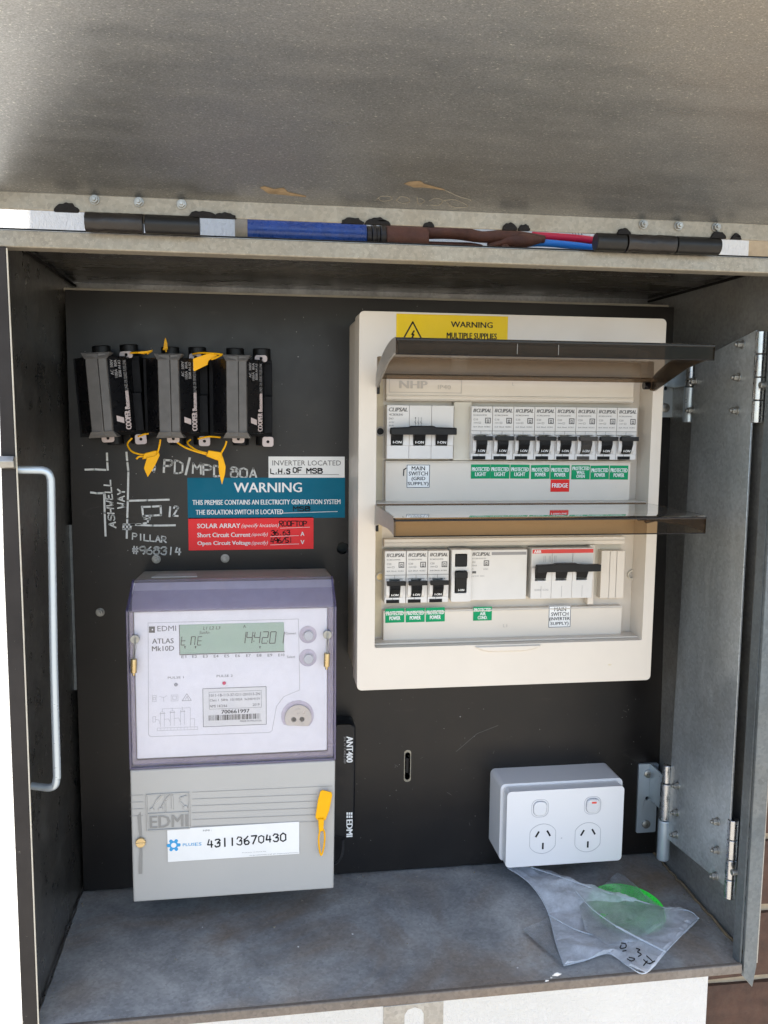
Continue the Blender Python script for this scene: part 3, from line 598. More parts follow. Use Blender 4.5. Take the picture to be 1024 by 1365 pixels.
# ---- breakers
def ctext(b, x, z, w, h, t, y, bold=.02, sh=0.): b.txt(t, x, x+w, z, z+h, y, bold, sh)
YB = -78
def rcbo(x, z, amps, label):
    k = thing('circuit_breaker', label, 'circuit breaker', (x, -62, z), 'single circuit breakers clipped in the distribution board')
    b = B(); Wd = 18.1
    b.box(x+.12, x+Wd, YB, -63, z-23.6, z)                                     # upper face
    b.box(x+.12, x+Wd, YB, -63, z-44.6, z-39.8)                                # below the toggle
    b.box(x+.12, x+1.0, YB, -63, z-39.8, z-23.6); b.box(x+15.2, x+Wd, YB-.2, -63, z-39.8, z-23.6); b.box(x+1, x+15.2, -71, -63, z-39.8, z-23.6)
    body = part('body', b, 'breaker', k, bevel=.25)
    b = B()
    for a0, a1 in ((1.0, 4.0), (12.9, 15.2)):
        P = [(-78, z-24), (-81, z-27), (-81.6, z-32), (-80.6, z-37), (-78, z-39.8), (-71, z-39.8), (-71, z-24)]
        b.hexa([(x+a0, p, q) for p, q in P], [(x+a1, p, q) for p, q in P])
    part('cheek', b, 'breaker', k, bevel=.25)
    b = B(); b.box(x+1.2, x+16.8, -86, -82.2, z-28.2, z-24.6); b.box(x+4.2, x+12.8, -84, -72, z-32, z-26); b.hexa([(x+4.3, -84, z-32), (x+12.7, -84, z-32), (x+12.9, -79.5, z-38.8), (x+4.1, -79.5, z-38.8)], [(x+4.3, -73, z-32), (x+12.7, -73, z-32), (x+12.9, -72, z-38.8), (x+4.1, -72, z-38.8)])
    for i in range(3): b.box(x+4.5, x+12.5, -84.6, -84, z-29.6-i*1.1, z-29.1-i*1.1)
    tg = part('toggle', b, 'tog', k, bevel=.35)
    b = B(); b.text('I-ON', (x+5.6, -80.6, z-38), (5.8, 0, 0), (0, -1.2, 2.1), .03); part('lettering', b, 'white_ink', tg)
    b = B(); b.box(x+1.6, x+12.6, YB-.5, YB-.02, z-44.4, z-41.6); b.box(x+7.0, x+7.25, YB-.1, YB-.01, z-41.6, z-39.8); b.box(x+.2, x+Wd-.1, YB-.08, YB-.01, z-20.6, z-20.3); b.box(x+8.3, x+8.5, YB-.08, YB-.01, z-23.4, z-20.6); part('test_button', b, 'togdark', k)
    y = YB-.15; b = B()
    for i in range(2): b.quad((x+1.5+i*1.2, y, z-4.9), (x+2.3+i*1.2, y, z-4.9), (x+2.9+i*1.2, y, z-2.1), (x+2.1+i*1.2, y, z-2.1))
    b.txt('CLIPSAL', x+4.3, x+16.9, z-5.0, z-2.0, y, .05, .2); b.frame(x+12.2, x+16.3, z-13.9, z-9.8, y, .7); b.frame(x+13.6, x+14.9, z-13.2, z-11.2, y, .5); part('lettering', b, 'inkgrey', body)
    b = B(); b.txt('RCBE2204MK', x+1.8, x+13.4, z-7.9, z-6.8, y); b.txt(amps, x+1.8, x+5.6, z-11.7, z-10.2, y, .01); b.txt('240V', x+2, x+5.8, z-14.2, z-13.3, y); b.frame(x+6.4, x+8.2, z-14.3, z-13.1, y, .2); b.txt('6kA 30mA  RCBO', x+1.8, x+16.4, z-17.6, z-16.5, y); part('fine_print', b, 'inkgrey', body)
    return k
ux0, uz = 338.9, 450.1
posw = ['first', 'second', 'third', 'fourth', 'fifth', 'sixth', 'seventh', 'eighth']; kinds = ['LIGHT', 'LIGHT', 'LIGHT', 'POWER', 'POWER', 'WALL OVEN', 'POWER', 'POWER']
r10 = rcbo(ux0, uz, 'C10', 'first single breaker of the upper row, above the leftmost PROTECTED LIGHT tag')
r20 = rcbo(ux0+3*18.3, uz, 'C20', 'fourth single breaker of the upper row, above the first PROTECTED POWER tag')
for i in (1, 2): copy_thing(r10, (ux0+18.3*i, -62, uz), ['', 'second single breaker of the upper row, above the middle PROTECTED LIGHT tag', 'third single breaker of the upper row, above the rightmost PROTECTED LIGHT tag'][i])
for i, l in ((4, 'fifth single breaker of the upper row, above the tag with the red FRIDGE tag'), (5, 'sixth single breaker of the upper row, with dusty toggle above the WALL OVEN tag'), (6, 'seventh single breaker of the upper row, right of the wall oven breaker'), (7, 'rightmost single breaker of the upper row')): 
    k_ = copy_thing(r20, (ux0+18.3*i, -62, uz), l)
    if i == 5:
        for ch in k_.children:
            if ch.name.startswith(('toggle', 'test_button')): ch.data = ch.data.copy(); ch.data.materials[0] = M['dusty']
lx0, lz = 266.9, 328.6
for i, l in enumerate(('leftmost single breaker of the lower row', 'middle one of the three single breakers in the lower row', 'third single breaker of the lower row, beside the two-button safety switch')): copy_thing(r20, (lx0+18.5*i, -62, lz), l)
# dusty look for the oven breaker's toggle comes from grime in the material
def lever_switch(name, label, x0, x1, z0, z1, kind):
    k = thing(name, label, 'main switch', ((x0+x1)/2, -62, z0)); W = (x1-x0)/3; H_ = z1-z0; zt = z1-(.48 if kind == 'grid' else .37)*H_
    b = B()
    for i in range(3):
        a = x0+W*i+.1; c = x0+W*(i+1)-.1
        b.box(a, c, YB, -63, zt, z1); b.box(a, c, YB, -63, z0, zt-(z1-z0)*.27); b.box(a, a+W*.18, YB-.8, -63, zt-(z1-z0)*.27, zt); b.box(c-W*.28, c, YB-.8, -63, zt-(z1-z0)*.27, zt); b.box(a+W*.18, c-W*.28, -70, -63, zt-(z1-z0)*.27, zt)
    body = part('body', b, 'breaker', k, bevel=.3)
    b = B(); P = [(x0+1.5 if kind == 'grid' else x0+2, zt+(3 if kind == 'grid' else 3.4)), (x0+W*.9, zt+3.6), (x0+W, zt+4.6), (x1-W, zt+4.6), (x1-W*.9, zt+3.6), (x1+(.5 if kind == 'grid' else 3), zt+3.2), (x1+(.5 if kind == 'grid' else 3), zt-2.6), (x0+1.5, zt-2.6)]
    b.plate(P, [], YB-11, YB-5.5); bar = part('lever_bar', b, 'tog', k, bevel=1.)
    for i in range(3):
        a = x0+W*i+W*.2; c = x0+W*(i+1)-W*.3; zz = zt-(z1-z0)*(.25 if kind == 'grid' else .22)
        b = B(); b.hexa([(a, YB-6, zt-1), (c, YB-6, zt-1), (c, YB-1, zz), (a, YB-1, zz)], [(a, -71, zt-1), (c, -71, zt-1), (c, -71, zz), (a, -71, zz)]); tg = part('toggle', b, 'tog', k, bevel=.3)
        if kind == 'grid': b = B(); b.text('I-ON', (a+1.2, YB-2.0, zz+.9), (c-a-2.4, 0, 0), (0, -1.2, 2.2), .03); part('lettering', b, 'white_ink', tg)
    return k, body, W, zt
ms = rp(516, 540, 604, 612, YB); k, body, W, zt = lever_switch('main_switch', 'three-pole main switch at the upper left, for the grid supply', ms[0], ms[1], 406.0, 450.3, 'grid')
x, z, y = ms[0], 450.3, YB-.15
b = B(); b.txt('CLIPSAL', x+1.6, x+17.2, z-5.2, z-2, y, .05, .2); b.txt('4CB363/6', x+1.8, x+13.2, z-8.6, z-6.8, y, .02); part('lettering', b, 'inkgrey', body)
b = B(); b.txt('D63', x+1.8, x+5.4, z-11.8, z-10.2, y, .01); b.txt('415V', x+1.8, x+6.2, z-14.7, z-13.4, y); b.txt('6kA', x+1.8, x+5.8, z-17.4, z-16, y)
for i in range(3): b.line([(x+24+i*2.4, z-19), (x+24+i*2.4, z-11.5)], y, .3); b.line([(x+24.6+i*2.4, z-15), (x+23+i*2.4, z-13.4)], y, .3); b.txt('135'[i], x+23.6+i*2.4, x+24.4+i*2.4, z-11, z-9.8, y)
part('fine_print', b, 'inkgrey', body)
ms = rp(709, 732, 789, 798, YB); k, body, W, zt = lever_switch('main_switch', 'three-pole switch with red stripe at the lower right, for the inverter supply', ms[0], ms[1], 285.0, 329.2, 'inv')
x, z, y = ms[0], 329.2, YB
part('red_stripe', B().box(x+.8, ms[1]-.3, YB-.35, YB-.02, z-4.3, z-.9), 'abbred', k)
b = B(); b.txt('ABB', x+2, x+8.2, z-3.9, z-1.4, YB-.5, .05); part('lettering', b, 'white_ink', body)
b = B()
for i in range(3):
    for j in range(2): b.line([(x+11+i*4.8+j*1.3, z-12), (x+11+i*4.8+j*1.3, z-6.5)], y-.15, .25)
    b.line([(x+W*i+W*.5, z-43), (x+W*i+W*.5, z-33)], y-.15, .25)
b.txt('S203 C32', x+3.5, x+16, z-37, z-35.6, y-.15); part('fine_print', b, 'inkfaint', body)
# residual current device: narrow two button piece + wide blank body
a = rp(601.5, 733, 629, 803, YB); k = thing('safety_switch', 'wide white residual current safety switch with two black buttons in the lower row', 'safety switch', (355, -62, 285))
b = B(); x0_, x1_ = a[0]+.2, at(628, 740, YB)[0]; b.plate(rrect(x0_, x1_, 284.6, 329.5, 1.2, 3), [rrect(x0_+2.8, x0_+13.4, 314.8, 326, .8, 2), rrect(x0_+2.8, x0_+13.4, 292, 311.6, .8, 2)], YB-2.5, -63); part('button_housing', b, 'breaker', k, bevel=.4)
part('housing_floor', B().box(x0_+2.8, x0_+13.4, -72, -64, 291, 327), 'togdark', k)
part('test_button', B().box(x0_+3.1, x0_+13.1, YB-3, -73, 315.2, 325.6), 'tog', k, bevel=.7)
b = B(); b.hexa([(x0_+3.1, YB-7, 311), (x0_+13.1, YB-7, 311), (x0_+13.1, YB-7, 305.5), (x0_+3.1, YB-7, 305.5)], [(x0_+3.1, -73, 311), (x0_+13.1, -73, 311), (x0_+13.1, -73, 305.5), (x0_+3.1, -73, 305.5)]); b.hexa([(x0_+3.4, YB-4, 305.4), (x0_+12.8, YB-4, 305.4), (x0_+12.8, YB-2, 292.6), (x0_+3.4, YB-2, 292.6)], [(x0_+3.4, -73, 305.4), (x0_+12.8, -73, 305.4), (x0_+12.8, -73, 292.6), (x0_+3.4, -73, 292.6)]); tg = part('toggle', b, 'tog', k, bevel=.5)
b = B(); b.text('I-ON', (x0_+6, YB-3.0, 294), (5, 0, 0), (0, -.35, 1.8), .03); part('lettering', b, 'white_ink', tg)
x2, x3 = x1_+.12, at(703, 740, YB)[0]; body = part('wide_body', B().box(x2, x3, YB, -63, 285, 328.6), 'breaker', k, bevel=.5)
x, z, y = x2, 328.6, YB-.15; b = B()
for i in range(2): b.quad((x+1+i*1.2, y, z-4.9), (x+1.8+i*1.2, y, z-4.9), (x+2.4+i*1.2, y, z-2.1), (x+1.6+i*1.2, y, z-2.1))
b.txt('CLIPSAL', x+3.8, x+16.6, z-5, z-2, y, .05, .2); b.frame(x+11.5, x+15.5, z-13.4, z-9.4, y, .7); b.frame(x+12.9, x+14.1, z-12.6, z-10.8, y, .5); b.rect(x+1.2, x+4.6, z-20.2, z-18.2, y); part('lettering', b, 'inkgrey', body)
b = B(); b.txt('RCBE440/30', x+1, x+13, z-7.9, z-6.8, y); b.txt('40A', x+1, x+4, z-11, z-9.6, y); b.txt('30mA', x+1, x+5.2, z-14, z-12.6, y); b.txt('C', x+1, x+2.4, z-17, z-15.4, y); b.txt('RCBO', x+11, x+15, z-17.2, z-16, y); b.txt('240 415V  50Hz', x+.6, x+12, z-23, z-22, y); b.rect(x+18, x3-.8, z-4.6, z-2, y); part('fine_print', b, 'inkfaint', body)

# ---- tags on the board
def tag(name, mat, px, y, lines, inkm, label, cat='label', group=None, bold=.03, frame=None, thick=.25, tilt=0.):
    x0, x1, z0, z1 = rp(*px, y); t = thing(name, label, cat, ((x0+x1)/2, y, (z0+z1)/2), group)
    part('backing', B().box(x0, x1, y-thick, y-.02, z0, z1), mat, t, bevel=.08)
    b = B()
    for s_, a0, b0, a1, b1 in lines: b.txt(s_, x0+(x1-x0)*a0, x0+(x1-x0)*a1, z1-(z1-z0)*b1, z1-(z1-z0)*b0, y-thick-.12, bold)
    if frame: b.frame(x0+.5, x1-.5, z0+.5, z1-.5, y-thick-.12, frame)
    part('lettering', b, inkm, t)
    if tilt: t.rotation_euler = (0, R(tilt), 0)
    return t
two = lambda s_: [('PROTECTED', .05, .2, .95, .48), (s_, .22, .55, .78, .82)]
gts = [(628, 619, 653.3, 638, 'LIGHT', 'leftmost green PROTECTED LIGHT tag'), (654, 619, 679, 638, 'LIGHT', 'middle green PROTECTED LIGHT tag'), (680.5, 619.3, 705.5, 638, 'LIGHT', 'rightmost green PROTECTED LIGHT tag'),
       (708, 619.7, 732.5, 638.4, 'POWER', 'green PROTECTED POWER tag under the fourth upper breaker'), (734, 620, 759, 638.8, 'POWER', 'green PROTECTED POWER tag above the red FRIDGE tag'), (762, 620, 786, 639, 'OVEN', 'green PROTECTED WALL OVEN tag'), (787.5, 620.5, 811.5, 639, 'POWER', 'green PROTECTED POWER tag right of the wall oven tag'), (813, 620.5, 837, 639.3, 'POWER', 'rightmost green PROTECTED POWER tag of the upper row')]
for u0, v0, u1, v1, s_, l in gts:
    tag('circuit_tag', 'green', (u0, v0, u1, v1), YC-.1, two(s_) if s_ != 'OVEN' else [('PROTECTED', .05, .1, .95, .35), ('WALL', .28, .39, .72, .62), ('OVEN', .28, .66, .72, .9)], 'paper', l, 'tag', 'green circuit tags', .035, tilt=random.uniform(-1.1, 1.1))
tag('circuit_tag', 'red', (734.2, 639.2, 758.6, 655.5), YC-.1, [('FRIDGE', .08, .3, .92, .66)], 'paper', 'small red FRIDGE tag under the green tags', 'tag', None, .04)
for u0, v0, u1, v1, s_, l, tl in ((513.7, 811.2, 539, 829.6, 'POWER', 'leftmost green PROTECTED POWER tag of the lower row', .8), (541, 810.7, 566, 829, 'POWER', 'middle green PROTECTED POWER tag of the lower row', .5), (567.8, 810, 592.8, 828.3, 'POWER', 'rightmost of the three green tags under the lower single breakers', .6)):
    tag('circuit_tag', 'green', (u0, v0, u1, v1), YC-.1, two(s_), 'paper', l, 'tag', 'green circuit tags', .035, tilt=-tl)
tag('circuit_tag', 'green', (631, 809, 655.5, 826.8), YC-.1, [('PROTECTED', .05, .1, .95, .35), ('AIR', .36, .39, .66, .62), ('COND.', .25, .66, .75, .9)], 'paper', 'green PROTECTED AIR COND tag under the wide safety switch', 'tag', 'green circuit tags', .035)
b = None
tag('switch_label', 'paper', (542, 619, 573, 650.5), YC-.1, [('MAIN', .22, .08, .78, .25), ('SWITCH', .1, .3, .9, .47), ('(GRID', .22, .52, .8, .71), ('SUPPLY)', .06, .74, .94, .92)], 'ink', 'white MAIN SWITCH (GRID SUPPLY) label', 'label', None, .02, .45)
tag('switch_label', 'paper', (731.5, 807.5, 760.5, 836), YC-.1, [('MAIN', .25, .08, .77, .25), ('SWITCH', .12, .3, .88, .47), ('(INVERTER', .04, .52, .95, .71), ('SUPPLY)', .1, .74, .9, .92)], 'ink', 'white MAIN SWITCH (INVERTER SUPPLY) label', 'label', None, .02, .45)
b = B(); b.line([at(538, 634, YC-.3), at(538.5, 626, YC-.3), at(542, 624, YC-.3)], YC-.3, .9); part('pen_mark', b, 'ink', E_)
tg = tag('warning_label', 'yellow', (528.5, 418, 676.5, 454), FYE-.1, [('WARNING', .485, .26, .86, .5), ('MULTIPLE SUPPLIES', .45, .72, .90, .96)], 'ink', 'yellow WARNING MULTIPLE SUPPLIES label partly behind the upper flap', 'warning label', None, .035)
x, z = at(550, 430, FYE-.4); y = FYE-.45; b = B(); b.line([(x-7.4, z-13.2), (x+.2, z+.5), (x+7.8, z-13.2), (x-7.4, z-13.2)], y, 1.2); b.line([(x+1.4, z-6.5), (x-.4, z-9.4), (x+1.2, z-9.6), (x-.6, z-12.4)], y, 1.2); part('hazard_triangle', b, 'ink', tg)

# ---- labels on the black panel
YL = -.1
t = tag('inverter_label', 'paper', (358, 608.5, 459.5, 636.8), YL, [('INVERTER LOCATED', .05, .18, .95, .42)], 'inkgrey', 'white INVERTER LOCATED label with pen writing', 'label', bold=.0)
b = B(); b.line([at(363, 632.4, YL-.4), at(452, 632.6, YL-.4)], YL-.4, .35); part('rule_line', b, 'inkgrey', t)
b = B(); hand(b, 'L.H.S', 703, 138, 11.5, .1, 0, -17, YL-.45, 1.0, Z4, 1.25); hand(b, 'OF', 784, 135, 13, 0, 0, -18, YL-.45, 1., Z4); hand(b, 'MSB', 833, 137, 15, 0, 0, -17, YL-.45, 1., Z4); part('pen_writing', b, 'ink', t)
t = tag('warning_label', 'teal', (249.8, 636.8, 459.8, 690), YL, [('WARNING', .29, .12, .72, .36), ('THIS PREMISE CONTAINS AN ELECTRICITY GENERATION SYSTEM', .03, .54, .97, .66), ('THE ISOLATION SWITCH IS LOCATED', .05, .78, .60, .9)], 'paper', 'teal WARNING electricity generation label', 'warning label', None, .025)
b = B(); b.line([at(374.5, 684, YL-.4), at(450, 681.8, YL-.4)], YL-.4, .45); part('rule_line', b, 'paper', t)
b = B(); hand(b, 'MSB', 785, 272, 16, 0, 0, -15, YL-.45, 1.0, Z4); part('pen_writing', b, 'ink', t)
t = tag('solar_label', 'redlabel', (251, 690.3, 418, 731.5), YL, [('SOLAR ARRAY', .07, .18, .41, .32), ('Short Circuit Current', .07, .46, .49, .6), ('Open Circuit Voltage', .07, .72, .49, .88), ('A', .895, .46, .925, .59), ('V', .895, .72, .925, .85)], 'paper', 'red SOLAR ARRAY label under the teal label', 'label', None, .03)
X0, X1, Z0, Z1 = rp(251, 690.3, 418, 731.5, YL)
fx = lambda a: X0+(X1-X0)*a; fz = lambda c: Z1-(Z1-Z0)*c
b = B(); b.txt('(specify location)', fx(.42), fx(.72), fz(.34), fz(.19), YL-.4, .0, .3); b.txt('(specify)', fx(.50), fx(.63), fz(.61), fz(.47), YL-.4, .0, .3); b.txt('(specify)', fx(.50), fx(.63), fz(.88), fz(.73), YL-.4, .0, .3)
for c in (.34, .6, .86): b.line([(fx(.73 if c == .34 else .65), fz(c)), (fx(.97 if c == .34 else .88), fz(c-.02))], YL-.4, .35)
part('rule_line', b, 'paper', t)
b = B(); hand(b, 'ROOFTOP', 735, 327, 11.4, 0, 0, -18, YL-.45, .8, Z4, 1.25); hand(b, '36.63', 706, 360, 11, -.2, 0, -17, YL-.45, .8, Z4, 1.25); hand(b, '496/51', 704, 388, 10.5, -.3, 0, -18, YL-.45, .8, Z4, 1.25); part('pen_writing', b, 'ink', t)

# ================================================================== fuse holders
def fuse(cx, label):
    k = thing('fuse_holder', label, 'fuse holder', (cx, 0, 455), 'black fuse holders in a row'); zb, zt = 423.5, 488.5
    b = B(); b.box(cx-24, cx+29, -32, 0, zb-1, zt-1); b.box(cx+17, cx+29, -38, -32, zb+2, 457); b.box(cx+14, cx+29.2, -33, -32, 457, zt-4); part('base_block', b, 'base', k, bevel=1)
    def prism(P, z0, z1): b = B(); b.hexa([(cx+x, y, z0) for x, y in P], [(cx+x, y, z1) for x, y in P]); return b
    c = part('carrier', prism([(-19, -30), (-20, -46), (-8.6, -65), (8.2, -65), (21, -50), (23, -30)], zb+2, zt-2), 'fuseblack', k, bevel=.7)
    part('front_strip', prism([(-8.7, -64.9), (-8.2, -67), (1.1, -68), (1.1, -64.9)], zb, zt), 'fuse', c, bevel=.3)
    part('front_strip', prism([(1.5, -64.9), (1.5, -67.2), (7.6, -66.6), (8.3, -64.9)], zb, zt), 'fuse', c, bevel=.3)
    for z0, z1, s_ in ((zt-4, zt+1, 1), (zb-1.5, zb+3.5, -1)):
        b = B(); za, zc = (z0, z1) if s_ == 1 else (z1, z0)
        b.hexa([(cx-8.8, -68.6, za), (cx+8.3, -67.9, za), (cx+8.3, -60, za), (cx-8.8, -60, za)], [(cx-11.5, -66, zc), (cx+11, -65.5, zc), (cx+12, -52, zc), (cx-12, -52, zc)]); part('end_wing', b, 'fuse', c, bevel=.3)
    # printing on the right slanting face, reading upwards
    p0, p1 = Vector((cx+8.2, -65, 0)), Vector((cx+21, -50, 0)); d = (p1-p0); nr = Vector((d.y, -d.x, 0)).normalized()*.18
    if nr.x < 0: nr = -nr
    f = lambda t, z: p0+d*t+nr*1.+Vector((0, 0, z))
    def tx(b, s_, t0, t1, z0, z1, bold): b.text(s_, f(t1, z0), (0, 0, z1-z0), f(t0, z0)-f(t1, z0), bold)
    b = B(); tx(b, 'COOPER', .66, .96, zb+4, zb+19, .05); tx(b, 'Bussmann', .70, .96, zb+20.5, zb+35, .06); b.quad(f(.22, zb+15.5), f(.22, zb+11), f(.6, zb+9), f(.6, zb+13.5)); part('lettering', b, 'tab', c)
    b = B(); tx(b, 'LINES OR SERIES FUSE-LINK', .78, .95, zb+36, zb+60, .0)
    for i, (s_, l0, l1) in enumerate((('AC  500V', 49, 61), ('100A  80A', 47, 61), ('BS88 A4 A3', 47.5, 60.5))): tx(b, s_, .12+i*.2, .27+i*.2, zb+l0-1, zb+l1-1, .02)
    part('fine_print', b, 'inkfaint', c)
    for dx, z in ((-2, zt+1), (20.5, zt+1)):
        part('cable_gland', B().cyl((cx+dx, -24, z-5), (cx+dx, -24, z+8), 7.6, 22), 'tog', k, bevel=.8)
    for dx in (2, 22): part('cable_gland', B().cyl((cx+dx, -20, zb-9), (cx+dx, -20, zb+2), 7, 22), 'tog', k, bevel=.8)
    for x0, x1, z0, z1, yy in ((14.5, 25, zt-3, zt+2.6, -40), (20.5, 30, zb-9.5, zb-1, -36), (-4.5, 5.5, zb-6, zb+1, -48)):
        xm = (x0+x1)/2; P = rrect(cx+x0, cx+x1, z0, z1, 2.0, 3); b = B(); b.plate(P, [circ(cx+xm, (z0+z1)/2, 1.3, 12)], yy, yy+1.6); part('sealing_lug', b, 'tab', k, bevel=.25)
    return k
f1 = fuse(37.5, 'leftmost black fuse holder, slightly askew on the panel')
f1.rotation_euler = (0, R(-3.6), 0)
copy_thing(f1, (91.8, 0, 455), 'middle one of the three black fuse holders', (0, R(-.6), 0))
copy_thing(f1, (145.6, 0, 455), 'rightmost black fuse holder, next to the cream board', (0, 0, 0))
# ---- yellow seals
def pp(u, v, y): x, z = at(u, v, y); return (x, y, z)
def seal(label, loops, body, flag, y, flag_y=None, r=.75):
    k = thing('plastic_seal', label, 'seal', pp(*body[0][:2], y), 'yellow plastic pull seals'); fy = flag_y or y
    for L in loops: part('strap', B().tube([pp(u, v, yy) for u, v, yy in L], r, 8), 'seal', k)
    if body: P = [at(u, v, y) for u, v in body]; b = B(); b.plate(P, [], y-2.6, y+2.6); part('locking_body', b, 'seal', k, bevel=.7)
    P = [at(u, v, fy) for u, v in flag]; b = B(); b.plate(P, [], fy-.7, fy+.7); part('flag', b, 'seal', k, bevel=.3)
seal('yellow seal looped between the lower lugs of the left two fuse holders', [[(176, 584, -38), (170, 592, -40), (175, 601, -44), (184, 605, -46), (193, 606, -46)], [(184, 582, -36), (192, 579, -37), (198, 578, -36)], [(214, 586, -50), (212, 597, -50), (209, 606, -48)], [(193, 608, -46), (185, 609, -47), (182, 612, -47)]],
     [(190, 612), (193, 604), (209, 600), (212, 604), (210, 609), (203, 611)], [(196, 610), (206, 608), (212, 603), (213, 607), (207, 620), (197, 636), (192, 624)], -46, -49)
seal('yellow seal with pointed tail hanging below the rightmost fuse holder', [[(234, 588, -46), (246, 596, -48), (262, 602, -48), (276, 606, -47)], [(254, 586, -38), (250, 591, -42), (262, 600, -46), (276, 604, -47)], [(302, 588, -50), (300, 595, -50), (295, 604, -48)], [(264, 585, -38), (278, 582, -40), (294, 583, -44)]],
     [(275, 608), (278, 600), (296, 603), (297, 612), (291, 614)], [(291, 612), (297, 608), (301, 622), (300, 632), (296, 646), (292, 630)], -47, -49)
seal('yellow seal strap pointing right from the first fuse holder top lug', [[(174, 470.5, -42), (184, 470, -46), (196, 470, -48)]], [(183, 471), (184, 469.2), (196, 468), (204, 466.5), (200, 470), (192, 472)], [(196, 470), (204, 466), (203, 469), (196, 473)], -47)
seal('thin upright yellow seal tip above the middle fuse holder', [[(222, 469, -40), (220, 466, -40)]], [(217, 467), (223, 467), (223, 465), (218, 465)], [(217.5, 466), (219.5, 453), (220.8, 450), (223, 457), (224, 466)], -40)
seal('yellow seal with square flag on the gap right of the middle fuse holder', [[(257, 472, -42), (268, 470.5, -48), (282, 471, -52), (297, 472.5, -54)], [(297, 472.5, -54), (288, 477, -54), (282, 479, -53)]],
     [(276, 479), (280, 471), (291, 473), (286, 478)], [(255, 479), (275, 472), (281, 471), (284, 477), (278, 481), (277, 486), (259, 495), (257, 492)], -50, -52)

# ================================================================== electricity meter
YM = -86
K = thing('electricity_meter', 'grey electricity meter with clear violet-edged cover and LCD reading 14:42:01', 'electricity meter', (141, 0, 37))
# case behind the clear cover
part('rear_case', B().hexa([(60, 0, 156), (224, 0, 156), (224, 0, 301), (60, 0, 301)], [(57.5, -62, 156), (226, -62, 156), (226, -62, 303), (58, -62, 303)]), 'metertop', K, bevel=2, seg=3)
a = at(203, 779, -20), at(262, 779, -20); part('case_front', B().hexa([(59, -62.1, 283), (225, -62.1, 283), (225, -62.1, 302.4), (59, -62.1, 302.4)], [(61, -83.5, 283), (223, -83.5, 283), (223, -83.5, 283.6), (61, -83.5, 283.6)]), 'meterpink', K); part('case_sticker', B().hexa([(72, -40, 303.0), (110, -40, 303.0), (108, -22, 302.4), (76, -22, 302.4)], [(72, -40, 302.3), (110, -40, 302.3), (108, -22, 301.6), (76, -22, 301.6)]), 'case_label', K)
fx0, fx1, fz0, fz1 = 62.2, 218.6, 159.2, 282.5
part('faceplate', B().box(fx0, fx1, -82, -62.1, fz0, fz1), 'faceplate', K, bevel=.6)
# clear cover: front pane, bevelled top, sides, lower edge
cx0, cx1, cz0, cz1 = 56.6, 225.6, 152.3, 284.5; bx0, bx1, bz1 = 58.5, 225, 301.5; CB = -60
cov = part('front_pane', B().box(cx0+2, cx1-2, YM-1.5, YM, cz0+2, cz1), 'pane', K, bevel=.4)
part('cover_top', B().hexa([(cx0+2, YM-1.4, cz1+.1), (cx1-2, YM-1.4, cz1+.1), (bx1-1, CB, bz1+3.5), (bx0+3, CB, bz1+3.5)], [(cx0+2, YM, cz1-1.5), (cx1-2, YM, cz1-1.5), (bx1-1, CB, bz1+2), (bx0+3, CB, bz1+2)]), 'violet', cov, bevel=.6)
for xa, xb, xc, s_ in ((cx0, cx0+1.9, bx0, 1), (cx1-1.9, cx1, bx1-1.9, -1)):
    part('cover_side', B().hexa([(xa, YM-1.5, cz0), (xa, YM-1.5, cz1), (xc, CB, bz1+3.5), (xc, CB, cz0)], [(xb, YM-1.5, cz0), (xb, YM-1.5, cz1), (xc+1.9, CB, bz1+3.5), (xc+1.9, CB, cz0)]), 'violetd', cov, bevel=.5)
part('cover_bottom', B().box(cx0+1.9, cx1-1.9, YM-1.5, CB, cz0, cz0+1.9), 'violetd', cov, bevel=.4)
b = B(); b.box(cx0+2, fx0-.4, YM+2, YM+3, cz0+3, cz1-2); b.box(fx1+.4, cx1-2, YM+2, YM+3, cz0+3, cz1-2); b.box(fx0-.4, fx1+.4, YM+2, YM+3, cz0+2.5, fz0-.4); b.box(fx0-.4, fx1+.4, YM+1.5, YM+2.5, fz1+.3, cz1-1.6); part('cover_edge_tint', b, 'violetd', cov)
YF = -82.15
F = lambda u, v: at(u, v, YF)
def FP(x, y): return (x/3.413+160, y/3.411+760)    # measured in an enlargement of the meter face
b = B(); P = [FP(128, 240), FP(812, 222), FP(818, 545), FP(790, 556), FP(745, 575), FP(712, 620), FP(692, 730), FP(680, 738), FP(140, 757), FP(130, 748), FP(128, 240)]; b.line([F(*p) for p in P], YF-.05, .28); part('panel_outline', b, 'inkfaint', K)
b = B(); b.txt('EDMI', *[v for v in (F(*FP(170, 250))[0], F(*FP(255, 250))[0])], F(*FP(170, 278))[1], F(*FP(170, 254))[1], YF-.1, .005)
for i in range(3):
    for j in range(3):
        if not (i == 1 and j == 1): x, z = F(*FP(132+i*9.5, 256+j*9)); b.rect(x, x+2.2-(.8 if i == 2 else 0), z-2.0, z, YF-.1)
x0, z0 = F(*FP(147, 335)); x1, z1 = F(*FP(244, 309)); b.txt('ATLAS', x0, x1, z0, z1, YF-.1, .02)
x0, z0 = F(*FP(146, 369)); x1, z1 = F(*FP(246, 343)); b.txt('Mk10D', x0, x1, z0, z1, YF-.1, .02); part('lettering', b, 'inkgrey', K)
